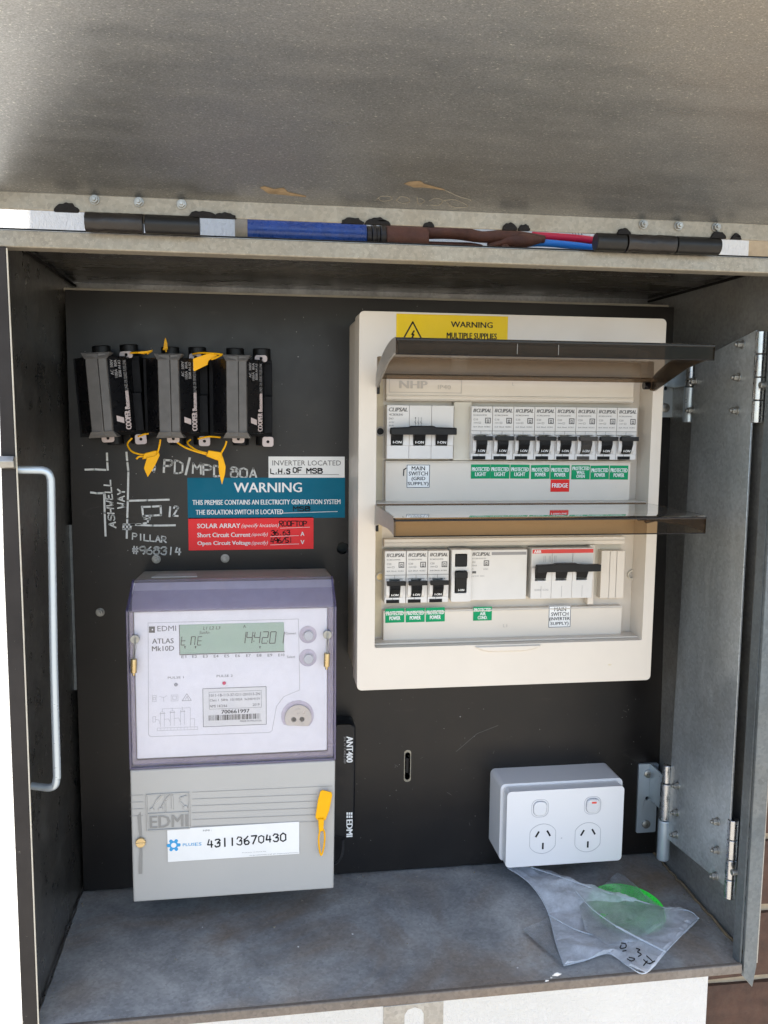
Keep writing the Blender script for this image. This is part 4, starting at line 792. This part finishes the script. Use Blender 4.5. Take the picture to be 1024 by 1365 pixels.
# display
x0, z1 = F(*FP(272, 247)); x1, z0 = F(*FP(747, 368)); z1 -= .3
lc = part('display', B().box(x0, x1, YF-.4, YF+2, z0, z1), 'lcd', K, bevel=.3)
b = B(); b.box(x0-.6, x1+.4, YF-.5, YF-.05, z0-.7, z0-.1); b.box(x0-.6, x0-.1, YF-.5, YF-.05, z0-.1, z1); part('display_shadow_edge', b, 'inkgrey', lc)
b = B(); yd = YF-.55
def sg(ch, u, v0, v1, wpx, t=.75): xx, zb_ = F(*FP(u, v1)); _, zt_ = F(*FP(u, v0)); seg7(b, ch, xx, zb_, wpx/3.413*.62, zt_-zb_, yd, t)
for ch, u in (('1', 556), ('4', 574), ('4', 609), ('2', 645), ('0', 680), ('1', 730)): sg(ch, u, 280, 332, 25 if ch != '1' else 12, .7)
for u in (607, 670): 
    for v in (296, 320): x, z = F(*FP(u, v)); b.rect(x, x+.8, z-.8, z, yd)
for ch, u in (('t', 278), ('I', 304), ('M', 322), ('E', 352)): sg(ch, u, 302, 340, 17, .6)
x, z = F(*FP(362, 290)); b.txt('SunAn', x, x+8, z, z+2.4, yd, 0, .2); x, z = F(*FP(378, 270)); b.txt('L1 L2 L3', x, x+14, z, z+2.6, yd, 0, .2); x, z = F(*FP(560, 262)); b.txt('A', x, x+2.5, z, z+2.5, yd)
for u in (292, 340, 633): x, z = F(*FP(u, 345)); b.quad((x, yd, z), (x+1.4, yd, z), (x+.7, yd, z-2.4))
part('lcd_segments', b, 'lcdink', lc)
b = B()
for i in range(10): x0, z0 = F(*FP(280+i*49, 400-i*.9)); b.txt('E%d' % (i+1), x0, x0+(3.8 if i < 9 else 5), z0, z0+2.3, YF-.1)
for s_, u0, v0, u1, v1 in (('Connect', 753, 293, 802, 281), ('Select', 760, 400, 797, 388), ('PULSE 1', 218, 494, 290, 482), ('PULSE 2', 440, 487, 513, 474)):
    x0, z0 = F(*FP(u0, v0)); x1, z1 = F(*FP(u1, v1)); b.txt(s_, x0, x1, z0, z1, YF-.1, .01)
part('fine_print', b, 'inkgrey', K)
for u, v in ((857, 295), (857, 400)):
    x, z = F(*FP(u, v)); b = B(); b.plate(circ(x-.4, z+.6, 7.2, 28), [circ(x, z, 4.6, 28)], YF-1.6, YF); ring = part('button_recess', b, 'violet', K, bevel=.6)
    part('button', B().cyl((x, YF-4, z), (x, YF, z), 4.0, 24), 'button', ring, bevel=.5)
for u, v, m_ in ((255, 520, 'ledgrey'), (474, 513, 'pink')): x, z = F(*FP(u, v)); part('pulse_led', B().cyl((x, YF-.9, z), (x, YF, z), 1.5, 16), m_, K, bevel=.4)
# nameplate sticker
x0, z1 = F(*FP(376, 538)); x1, z0 = F(*FP(667, 702)); z0 += .2; st = part('nameplate', B().box(x0, x1, YF-.3, YF-.02, z0, z1), 'paper', K)
W_, H_ = x1-x0, z1-z0; g_ = lambda a, c: (x0+W_*a, z1-H_*c); yn = YF-.45
b = B(); b.frame(x0+.2, x1-.2, z0+.2, z1-.2, yn, .35); b.frame(*[g_(.1, .1)[0], g_(.92, .1)[0], g_(.1, .54)[1], g_(.1, .1)[1]], yn, .2)
def nt_(s_, a0, c0, a1, c1, bo=0.): b.txt(s_, g_(a0, 0)[0], g_(a1, 0)[0], g_(0, c1)[1], g_(0, c0)[1], yn, bo)
nt_('1011-1B-113-37-G11-201013-2N', .11, .15, .9, .22, .01); nt_('Class 1  50Hz  10(100)A  3x240/415V', .11, .28, .9, .36); nt_('NMI 14/2/66', .11, .43, .38, .5); nt_('2019', .78, .43, .89, .5); nt_('700661997', .29, .57, .73, .67, .04); nt_('MADE IN MALAYSIA', .58, .86, .92, .91)
rr = random.Random(5); a = .09
while a < .91:
    wd = rr.choice((.006, .006, .012, .018)); p0 = g_(a, .84); p1 = g_(a+wd, .70); b.rect(p0[0], p1[0], p0[1], p1[1], yn); a += wd+rr.choice((.006, .01, .016))
part('nameplate_print', b, 'ink', st)
# icons and wiring diagram
b = B()
def PL(P, wd=.2): b.line([F(*FP(u, v)) for u, v in P], YF-.1, wd)
PL([(148, 570), (165, 570), (165, 598), (148, 598), (148, 570)]); PL([(152, 578), (161, 578), (161, 590), (152, 590), (152, 578)]); PL([(180, 574), (198, 580), (214, 570)]); PL([(198, 580), (200, 598)]); PL([(233, 568), (264, 567), (264, 594), (233, 595), (233, 568)]); PL([(240, 573), (257, 573), (257, 588), (240, 588), (240, 573)]); PL([(283, 594), (304, 562), (325, 592), (283, 594)], .4); PL([(297, 588), (306, 574), (312, 588)], .3)
PL([(170, 718), (354, 712), (354, 724), (170, 730), (170, 718)])
for i in range(1, 12): PL([(170+i*15.3, 717.5-i*.5), (170+i*15.3, 729-i*.5)], .12)
for u, v in ((185, 645), (230, 640), (276, 636)): PL([(u, v+68), (u, v), (u+17, v), (u+17, v+66)]); PL([(u-3, v+8), (u+20, v+6)], .35); PL([(u+8, v), (u+8, v-14)])
PL([(193, 631), (320, 625), (320, 712)]); PL([(320, 676), (340, 675), (340, 710)]); PL([(150, 666), (162, 665), (162, 690), (150, 691), (150, 666)]); PL([(162, 678), (178, 682), (182, 700)]); PL([(200, 678), (222, 676), (227, 690)]); PL([(246, 674), (268, 672), (274, 690)])
part('wiring_diagram', b, 'inkfaint', K)
# optical port
x, z = F(*FP(810, 672)); Rr = 11.2; P = [(x+Rr*math.cos(R(t)), z+.8+Rr*math.sin(R(t))) for t in range(-42, 223, 15)]
b = B(); b.plate([(x+(px_-x)*1.22-.4, z+(pz-z)*1.18+1.2) for px_, pz in P], [P], YF-.8, YF); part('port_surround', b, 'violet', K, bevel=.4)
b = B(); b.plate(P, [circ(x-3.6, z-.5, 2.1, 16), circ(x+3.2, z-.5, 2.1, 16)], YF-2.2, YF-.02); op = part('optical_port', b, 'sensor', K, bevel=.3)
part('port_lens', B().box(x-6, x+6, YF-.4, YF-.1, z-3, z+2.2), 'togdark', op); b = B(); b.plate(circ(x, z+6.4, 2.6, 18), [circ(x, z+6.4, 1.9, 18)], YF-2.7, YF-2.2); b.rect(x-.5, x+.2, z+5.4, z+7.6, YF-2.4); part('port_emblem', b, 'sensor', op)
# terminal cover
tz0, tz1 = 36.4, 151.6; tx0, tx1 = 56.8, 225.2
b = B(); b.hexa([(58, -2, tz0+9), (224, -2, tz0+9), (224, -2, tz1), (58, -2, tz1)], [(tx0, YM+1, tz0), (tx1-1, YM+1, tz0), (tx1, YM, tz1), (tx0, YM, tz1)]); tc = part('terminal_cover', b, 'metergrey', K, bevel=1.3, seg=3)
YT = YM-.02
def TPx(x, y): return (x/3.012+160, y/3.014+990)
T = lambda x, y: at(*TPx(x, y), YT)
b = B()
def TL(P, wd=.45): b.line([T(u, v) for u, v in P], YT-.12, wd)
for i in range(6): TL([(290, 199+i*27.6), (790 if i > 0 else 852, (180+i*27.3) if i > 0 else 174)], .35)
for i in range(4): TL([(40, 212+i*27.5), (93, 210+i*27.5)], .35)
part('moulded_line', b, 'groove', tc)
p0, p1 = T(105, 207), T(282, 345); z0, z1 = p1[1], p0[1]; x0, x1 = p0[0], p1[0]; zm = z0+(z1-z0)*.46
b = B(); b.plate(rl(x0, x1, z0, z1), [rl(x0+.8, x1-.8, z0+.8, z1-.8)], YT-.9, YT-.02); b.box(x0+1, x1-1, YT-.7, YT-.02, zm-.3, zm+.5); xm = x0+(x1-x0)*.44; b.box(xm-.3, xm+.4, YT-.7, YT-.02, zm, z1-1)
for i in range(2): xx = x0+4+i*7; b.hexa([(xx, YT-.7, zm+4), (xx+4, YT-.7, zm+12), (xx+9, YT-.7, zm+17)], [(xx, YT-.02, zm+4), (xx+4, YT-.02, zm+12), (xx+10.4, YT-.02, zm+17)]); b.cyl((xx+.5, YT-.8, zm+3.6), (xx+.5, YT-.02, zm+3.6), 1.7, 14)
b.box(xm+5, xm+6.4, YT-.7, YT-.02, zm+3, z1-2); b.cyl((xm+16, YT-.8, zm+4), (xm+16, YT-.02, zm+4), 1.8, 14); b.tube([(xm+15, YT-.3, zm+5.5), (xm+12, YT-.3, zm+9), (xm+12, YT-.3, zm+13), (xm+17, YT-.3, z1-3)], .6, 6, smooth=False); part('moulded_emblem', b, 'metergrey', tc, bevel=.2)
b = B(); b.txt('EDMI', x0+2.6, x1-2.2, z0+2.2, zm-2, YT-.15, .03); part('moulded_lettering', b, 'groove', tc)
# sticker
p0, p1 = T(190, 345), T(720, 452); sx0, sx1 = p0[0], p1[0]; sz1 = T(190, 343)[1]-1; sz0_ = T(190, 478)[1]-.2
st = part('number_sticker', B().box(sx0, sx1, YT-.35, YT-.03, sz0_, sz1), 'paper', tc, label='white sticker with the handwritten number 43113670430'); ys_ = YT-.5
x, z = T(216, 411); b = B()
b.plate(circ(x, z, 4.2, 6), [circ(x, z, 2.2, 12)], ys_, ys_+.1)
for i in range(6): b.plate(circ(x+4.2*math.cos(R(60*i)), z+4.2*math.sin(R(60*i)), 1.5, 10), [], ys_-.05, ys_+.08)
x0, z0 = T(238, 416); x1, z1 = T(300, 401); b.txt('PLUS', x0+3, x1, z0, z1, ys_, .02); x0, z0 = T(300, 416); x1, z1 = T(328, 401); b.txt('ES', x0+.4, x1, z0+.5, z1+.4, ys_, 0); part('logo', b, 'plusblue', st)
b = B(); x0, z0 = T(334, 356); x1, z1 = T(368, 347); b.txt('NMI :', x0, x1, z0, z1, ys_); x0, z0 = T(520, 450); x1, z1 = T(716, 442); b.txt('to be removed only by authorised persons', x0, x1, z0, z1, ys_); x0, z0 = T(490, 444); x1, z1 = T(586, 436); b.txt('Property of PLUS ES', x0, x1, z0+.2, z1+.4, ys_); part('fine_print', b, 'inkgrey', st)
b = B(); hand(b, '43113670430', 353, 422, 19.5, -1.7, 0, -31, ys_-.05, 1.15, TPx, 1.5, .05); part('pen_writing', b, 'ink', st)
x, z = T(84, 398); b = B(); b.plate([(x-2.2, z+22), (x+.4, z+26), (x+1.2, z), (x+.4, z-28), (x-2.4, z-28), (x-.8, z)], [], YT-.2, YT-.02); part('screw_slot', b, 'groove', tc)
b = B(); b.cyl((x, YT-2.6, z), (x, YT-.1, z), 4.0, 20); b.box(x-3.6, x+3.6, YT-3, YT-2.5, z-.35, z+.35); part('cover_screw', b, 'brass', tc, bevel=.4)
# lead seals on wire
for (u, v), (u2, v2), lab in (((180, 852), (179, 889), 'small brass wire seal on the left corner of the meter cover'), ((436.5, 846), (436, 881), 'small brass wire seal on the right corner of the meter cover')):
    x, z = at(u, v, YM-3); s_ = thing('wire_seal', lab, 'seal', (x, YM-1.5, z), 'wire seals on the meter cover')
    b = B(); b.cyl((x, YM-4, z), (x, YM-1.6, z), 3.6, 20); b.box(x-.4, x+.4, YM-4.4, YM-4, z-3.2, z+3.2); part('screw_head', b, 'steel', s_, bevel=.4)
    x2, z2 = at(u2, v2, YM-4); part('seal_wire', B().tube([(x-.6, YM-4.5, z+1), (x+.9, YM-5, z-5), (x+.4, YM-5, z-9), (x2+.6, YM-5, z2+6)], .35, 6).tube([(x+.8, YM-4.5, z+1), (x-.8, YM-5, z-5), (x2-.6, YM-5, z2+6)], .35, 6), 'steel', s_)
    b = B(); b.cyl((x2, YM-5, z2+7), (x2-.4, YM-5, z2-4.6), 2.5, 12); b.cyl((x2-.4, YM-5, z2-4.6), (x2-.4, YM-5, z2-7), 1.1, 8); part('crimp', b, 'brass', s_, bevel=.8)
seal('large yellow seal hanging on the right of the meter terminal cover', [[(427, 1104, YT-3), (425, 1118, YT-4), (426, 1132, YT-4), (428.5, 1140, YT-4), (432, 1128, YT-4), (433, 1112, YT-4), (430, 1104, YT-3)]],
     [(424, 1090), (432, 1090), (431, 1106), (425, 1108)], [(427, 1055), (430, 1053), (442, 1056), (443, 1060), (439, 1080), (434, 1093), (423, 1093), (420.5, 1089), (424, 1066)], YT-4.5, YT-4.5, .8)
# ---- antenna
k = thing('antenna', 'slim black ANT400 antenna beside the electricity meter', 'antenna', (240, 0, 50))
b = B(); b.plate([(228, 158), (231, 160), (247, 159.5), (249.6, 157), (249.2, 60), (246.5, 50), (228, 52)], [], -24, -.3); part('housing', b, 'ant', k, bevel=1.6)
b = B(); y = -24.3
def vt(s_, u0, v0, u1, v1, bold):   # reads downwards
    x0, z1 = at(u0, v0, y); x1, z0 = at(u1, v1, y); b.text(s_, (x0, y, z1), (0, 0, z0-z1), (x1-x0, 0, 0), bold)
vt('ANT400', 462, 982, 470.5, 1016, .04); vt('EDMI', 462, 1093, 470, 1115, .05)
for i in range(3):
    for j in range(2): x0, z1 = at(462+i*2.9, 1083+j*4.2, y); b.rect(x0, x0+1.5, z1-2.3, z1, y)
part('lettering', b, 'white_ink', k)
b = B(); vt('SN: W C4062-58F', 458.5, 982, 461, 1018, .0); part('fine_print', b, 'inkfaint', k)
part('cable', B().tube([pp(457, 1119, -14), pp(457, 1132, -14), pp(454, 1144, -14), pp(447, 1151, -12), pp(435, 1150, -8)], 1.3, 8), 'cable', k)

# ================================================================== power outlet
k = thing('power_outlet', 'double white power outlet on a raised mounting block', 'power outlet', (445, 0, 24))
b = B(); b.plate(rrect(384.6, 504.4, 25, 100.4, 5, 6), [], -37, -.3); part('mounting_block', b, 'gpo', k, bevel=2, seg=4)
px0, px1, pz0, pz1 = 387.2, 500.6, 24.8, 98.3
b = B(); b.plate(rrect(px0, px1, pz0, pz1, 4, 6), [], -50, -37.2); fp = part('faceplate', b, 'gpo', k, bevel=1.8, seg=4)
YG = -50.05
for i, (u, v) in enumerate(((720, 1077.5), (790, 1073.5))):
    x, z = at(u, v, YG); b = B(); b.plate(rrect(x-8.2, x+8.2, z-8.6, z+8.6, 6, 6), [rrect(x-7.9, x+7.9, z-8.3, z+8.3, 5.8, 6)], YG-.15, YG); part('switch_surround', b, 'gpoline', fp)
    b = B(); P = rrect(x-6.2, x+6.2, z-6.8, z+6.8, 4.6, 6); tp = .9 if i == 0 else 2.8
    b.hexa([(a, YG, c) for a, c in P], [(a, YG-1.2-(tp if c > z else .2)*abs(c-z)/6.8*(1 if c > z else .6), c) for a, c in P]); sw = part('rocker', b, 'gpo', k, bevel=.5)
    b = B(); b.plate(rrect(x-6.6, x+6.6, z-7.2, z+7.2, 4.9, 6), [P], YG-.2, YG-.02); part('rocker_seam', b, 'gpoline', fp)
    if i: part('red_mark', B().box(x-2, x+2.2, YG-4.2, YG-3.2, z+3.6, z+5), 'orange', sw)
for u, v in ((723.5, 1118), (783.5, 1116)):
    x, z = at(u, v, YG); P = [(a, c) for a, c in circ(x, z, 14.6, 40)]; P = [(max(x-12.6, min(x+12.6, a)), c) for a, c in P]; P2 = [(x+(a-x)*.977, z+(c-z)*.977) for a, c in P]
    b = B(); b.plate(P, [P2], YG-.18, YG); so_ = part('socket_outline', b, 'gpoline', k)
    for (dx, dz, an) in ((-5.3, 4.6, 30), (5.6, 5.0, -30), (.4, -7.2, 0)):
        c, s_ = math.cos(R(an)), math.sin(R(an)); P = [(x+dx+a*c+d*s_, z+dz-a*s_+d*c) for a, d in ((-.85, -3.1), (.85, -3.1), (.85, 3.1), (-.85, 3.1))]
        b = B(); b.plate(P, [], YG-.1, YG+.4); part('pin_slot', b, 'togdark', so_)
b = B(); x, z = at(748.5, 1117, YG); b.rect(x-.5, x+.6, z-.3, z+.2, YG-.1); part('pen_speck', b, 'inkgrey', k)

# ================================================================== swing sheet and hinges on the right
k = thing('swing_sheet', 'galvanised steel swing sheet folded against the right cabinet wall', 'metal sheet', (545, -60, 50))
b = B(); P = [(-32, 487), (-154, 510.5), (-155, 400), (-144, 230), (-157, 132), (-157, 52), (-48, 44)]; P = [(-60, 491.8), (-154, 510.5), (-157, 54.5), (-50, 44)]
b.hexa([(545, y, z) for y, z in P], [(546.6, y, z) for y, z in P]); part('sheet', b, 'swing', k, bevel=.3)
for y, z in ((-135.5, 500.9), (-132.7, 475), (-133.2, 448.6), (-62, 474.2), (-60, 448.6), (-138.2, 103.2), (-140.7, 79.1), (-140.9, 53+3), (-67.2, 103.8), (-68.4, 78.2), (-69.2, 57)):
    b = B(); nut(b, (545, y, z), (-1, 0, 0), 2.9, 5); part('hex_nut', b, 'steel', k, bevel=.3)
def panel_hinge(z0, z1, label, pin, zj):
    h = thing('panel_hinge', label, 'hinge', (556, -3, z0), 'hinges between the black panel and the swing sheet')
    x0, x1 = 536.5, 557; bxx = 543.2 if z0 < 200 else 548.2
    hs = [circ(546.5, (z0+z1)/2+0, 2.0, 14)]
    lf = part('leaf', B().plate(rrect(x0, x1, z0, z1, 1.5, 3), hs, -3, -.4), 'zinc', h, bevel=.4)
    for zz in (z0+9, z1-10): b = B(); screw_head(b, (546.5, -3, zz), (0, -1, 0), 4.3); b.box(545.9, 547.1, -5.6, -5.2, zz-2.4, zz+2.4); b.box(544.1, 548.9, -5.6, -5.2, zz-.6, zz+.6); part('screw', b, 'steel', lf)
    part('leaf_fold', B().box(548, 549.6, -44, -3.1, zj, z1), 'zinc', h, bevel=.6)
    b = B(); b.cyl((bxx, -48, z0-4), (bxx, -48, zj-.5), 5.8, 24); part('knuckle', b, 'zinc', h, bevel=.7)
    b = B(); b.cyl((bxx, -48, zj), (bxx, -48, z1), 5.2, 24); part('knuckle', b, 'barrel', h, bevel=.6)
    b = B(); b.cyl((bxx, -48, z1), (bxx, -48, z1+pin), 3.9, 20); part('pin', b, 'barrel', h, bevel=.9)
panel_hinge(26, 98, 'lower hinge with raised pin, right of the power outlet', 18, 62)
panel_hinge(442, 497, 'upper bright steel hinge behind the end of the smoked flap', 6, 470)
def wall_hinge(z0, z1, label):
    h = thing('wall_hinge', label, 'hinge', (548, -156, z0), 'slotted hinges between the swing sheet and the right wall')
    b = B(); s1 = [(-166.5+2.2*math.cos(R(a)), z0+.38*(z1-z0)+13+2.2*math.sin(R(a))) for a in range(0, 181, 30)]+[(-166.5+2.2*math.cos(R(a)), z0+.38*(z1-z0)-9+2.2*math.sin(R(a))) for a in range(180, 361, 30)]
    Pz = [(-176, z0-8), (-156, z0-2), (-156, z1), (-176, z1-6)]
    b.plate(Pz, [s1, circ(-167, z0+6, 1.8, 12), circ(-167, z1-12, 1.8, 12)], 0, 1.6)
    for v in b.bm.verts: v.co = Vector((555.4+v.co.y, v.co.x, v.co.z))
    lf = part('leaf', b, 'zinc', h, bevel=.25)
    n = 4; 
    for i in range(n): c = B(); a0 = z0+(z1-z0)*i/n; a1 = z0+(z1-z0)*(i+1)/n-.5; c.cyl((548.5, -156, a0), (548.5, -156, a1), 4.3, 22); part('knuckle', c, 'barrel', h, bevel=.5)
    c = B(); zz = z0+.38*(z1-z0)+2; c.cyl((555.4, -166.5, zz), (553.6, -166.5, zz), 5.2, 20); c.cyl((553.6, -166.5, zz), (550, -166.5, zz), 4.2, 6); c.cyl((550, -166.5, zz), (543, -166.5, zz), 2.5, 14); part('bolt', c, 'steel', h, bevel=.3)
wall_hinge(45, 114, 'lower slotted hinge on the right cabinet wall'); wall_hinge(439, 510, 'upper slotted hinge on the right cabinet wall')

# ================================================================== bent rod on the left
k = thing('handle_rod', 'bent galvanised rod handle across the left jamb of the cabinet', 'rod', (0, -170, 400))
zt_, zb_ = 402.5, 171.5
P = [(-4, -172, zt_+1), (4, -170, zt_+.6), (10, -168, zt_+.4), (15.5, -167, zt_), (18.6, -166.5, zt_-1.6), (20.0, -166, zt_-5), (20.2, -165.5, zt_-12), (19, -164, 340), (17.4, -163, 260), (16.8, -162, zb_+16), (16.4, -162, zb_+8), (15, -161.5, zb_+3), (11.5, -160, zb_+.6), (6, -157, zb_-.3), (-3, -154, zb_)]
part('rod', B().tube(P, 2.8, 12), 'zinc', k)
b = B(); b.cyl((-7.5, -184, zt_+6.5), (2, -184, zt_+6.5), 4.6, 6); b.cyl((-11, -184, zt_+6.5), (-7.5, -184, zt_+6.5), 2.6, 12); b.box(-11, -9.5, -185, -179, zt_+2, zt_+12); part('end_nut', b, 'steel', k, bevel=.5)

# ================================================================== plastic bag and green disc
k = thing('green_disc', 'bright neon green round disc inside the plastic bag', 'disc', (480, -100, 1))
c0, c1 = Vector((*atz(846, 1222, 3), 3)), 0
cxd, cyd, rad = 486.0, -97.0, 34.0
b = B(); n = 48; P = [(cxd+rad*math.cos(2*math.pi*i/n), cyd+rad*math.sin(2*math.pi*i/n)) for i in range(n)]
b.hexa([(x, y, 1.2+(y-cyd+rad)*.10) for x, y in P], [(x, y, 3.0+(y-cyd+rad)*.10) for x, y in P]); part('disc_body', b, 'lime', k, bevel=.5)
b = B()
for r_ in range(1, 9):
    for i in range(int(6*r_)):
        a = 2*math.pi*i/(6*r_); x, y = cxd+r_*3.8*math.cos(a), cyd+r_*3.8*math.sin(a); z = 3.0+(y-cyd+rad)*.10; b.cyl((x, y, z-.1), (x, y, z+.25), .55, 6)
part('surface_pimples', b, 'limedot', k, kind='stuff')
bag = thing('plastic_bag', 'crumpled milky plastic zip bag lying on the cabinet floor', 'plastic bag', (460, -100, 0))
def sheet(name, outline, zf, mat, hump, seed, edge=True):
    # outline on the floor (measured), filled with a fine grid and crumpled
    P = [Vector((*atz(u, v, zf(u, v)), 0)) for u, v in outline]; Hs = [zf(u, v) for u, v in outline]
    bm = bmesh.new(); tri = tessellate_polygon([[Vector((p.x, p.y, 0)) for p in P]]); vs = [bm.verts.new((p.x, p.y, h)) for p, h in zip(P, Hs)]
    for t_ in tri: bm.faces.new([vs[i] for i in t_])
    for _ in range(4): bmesh.ops.subdivide_edges(bm, edges=bm.edges, cuts=1, use_grid_fill=False); bmesh.ops.triangulate(bm, faces=bm.faces)
    from mathutils import noise
    bnd = {v for e in bm.edges if e.is_boundary for v in e.verts}
    for _ in range(6): bmesh.ops.smooth_vert(bm, verts=[v for v in bm.verts if v not in bnd], factor=.5, use_axis_x=True, use_axis_y=True, use_axis_z=True)
    for v in bm.verts:
        q = v.co*.022+Vector((seed, 0, 0)); k_ = .25 if v in bnd else 1
        r_ = 1-abs(noise.noise(q*1.3)*2); r2 = 1-abs(noise.noise(q*3.1+Vector((3, 1, 0)))*2)
        v.co.z += k_*(hump*(r_*.7+r2*.35)); v.co.z = max(v.co.z, .4)
    b = B(); b.bm.free(); b.bm = bm
    return part(name, b, mat, bag), P, Hs
inD = lambda u, v: 10 if (790 < u < 900 and 1175 < v < 1260) else 1.5
def zf1(u, v): return 14 if u < 715 else (11 if u < 860 and v < 1215 else 5)
o1, P1, H1 = sheet('film', [(677, 1157), (686, 1155), (708, 1156), (735, 1161), (765, 1175), (800, 1186), (845, 1198), (885, 1210), (918, 1214), (931, 1224), (912, 1243), (888, 1268), (874, 1288), (861, 1297), (838, 1288), (812, 1271), (780, 1280), (752, 1287), (741, 1255), (732, 1219), (718, 1192), (700, 1172)], zf1, 'bag', 4.2, 1.)
o2, P2_, H2 = sheet('film', [(800, 1183), (812, 1174), (823, 1166), (834, 1170), (858, 1192), (884, 1210), (888, 1230), (850, 1255), (812, 1262), (780, 1240), (770, 1200)], lambda u, v: 9, 'bagthin', 3.2, 5.)
o3, P3_, H3 = sheet('film', [(696, 1239), (716, 1231), (731, 1222), (742, 1230), (800, 1262), (812, 1271), (782, 1279), (752, 1287), (722, 1262)], lambda u, v: 2., 'bagthin', 1.6, 9.)
def on_floor(P): return [(*atz(u, v, h), h) for u, v, h in P]
part('seam', B().tube(on_floor([(822, 1235, 14), (850, 1250, 11), (888, 1269, 7)]), .9, 6), 'bagseam', bag); part('seam', B().tube(on_floor([(912, 1243, 6), (922, 1233, 6), (931, 1224, 5)]), 1.0, 6), 'bagseam', bag)
part('edge_fold', B().tube(on_floor([(677, 1157, 15), (700, 1172, 15), (718, 1192, 13), (732, 1219, 9), (741, 1255, 6), (752, 1287, 4)]), .5, 6).tube(on_floor([(708, 1156, 16), (765, 1175, 15), (800, 1187, 14), (845, 1199, 13), (885, 1210, 9), (918, 1214, 8), (931, 1224, 6)]), .5, 6).tube(on_floor([(752, 1287, 4), (780, 1280, 4), (812, 1271, 5), (838, 1288, 5), (861, 1297, 4), (888, 1268, 6), (912, 1243, 6)]), .5, 6).tube(on_floor([(768, 1188, 16), (790, 1212, 16), (822, 1235, 15)]), .5, 6).tube(on_floor([(731, 1219, 9), (765, 1238, 8), (790, 1246, 8)]), .5, 6), 'bagseam', bag)
b = B()
def bagline(P, wd=1.1):
    Q = [Vector((*atz(u, v, 10.5), 10.5)) for u, v in P]; b.tube(Q, .5, 5)
for P in ([(828, 1257), (834, 1258), (834, 1263), (827, 1264), (828, 1260)], [(830, 1268), (835, 1267)], [(848, 1264), (853, 1266), (850, 1269), (855, 1272), (851, 1275)], [(838, 1276), (846, 1278), (842, 1281), (836, 1278)], [(862, 1274), (870, 1282), (864, 1284), (858, 1279)], [(866, 1285), (873, 1281)], [(858, 1287), (863, 1281)]): bagline(P)
part('pen_writing', b, 'ink', bag)
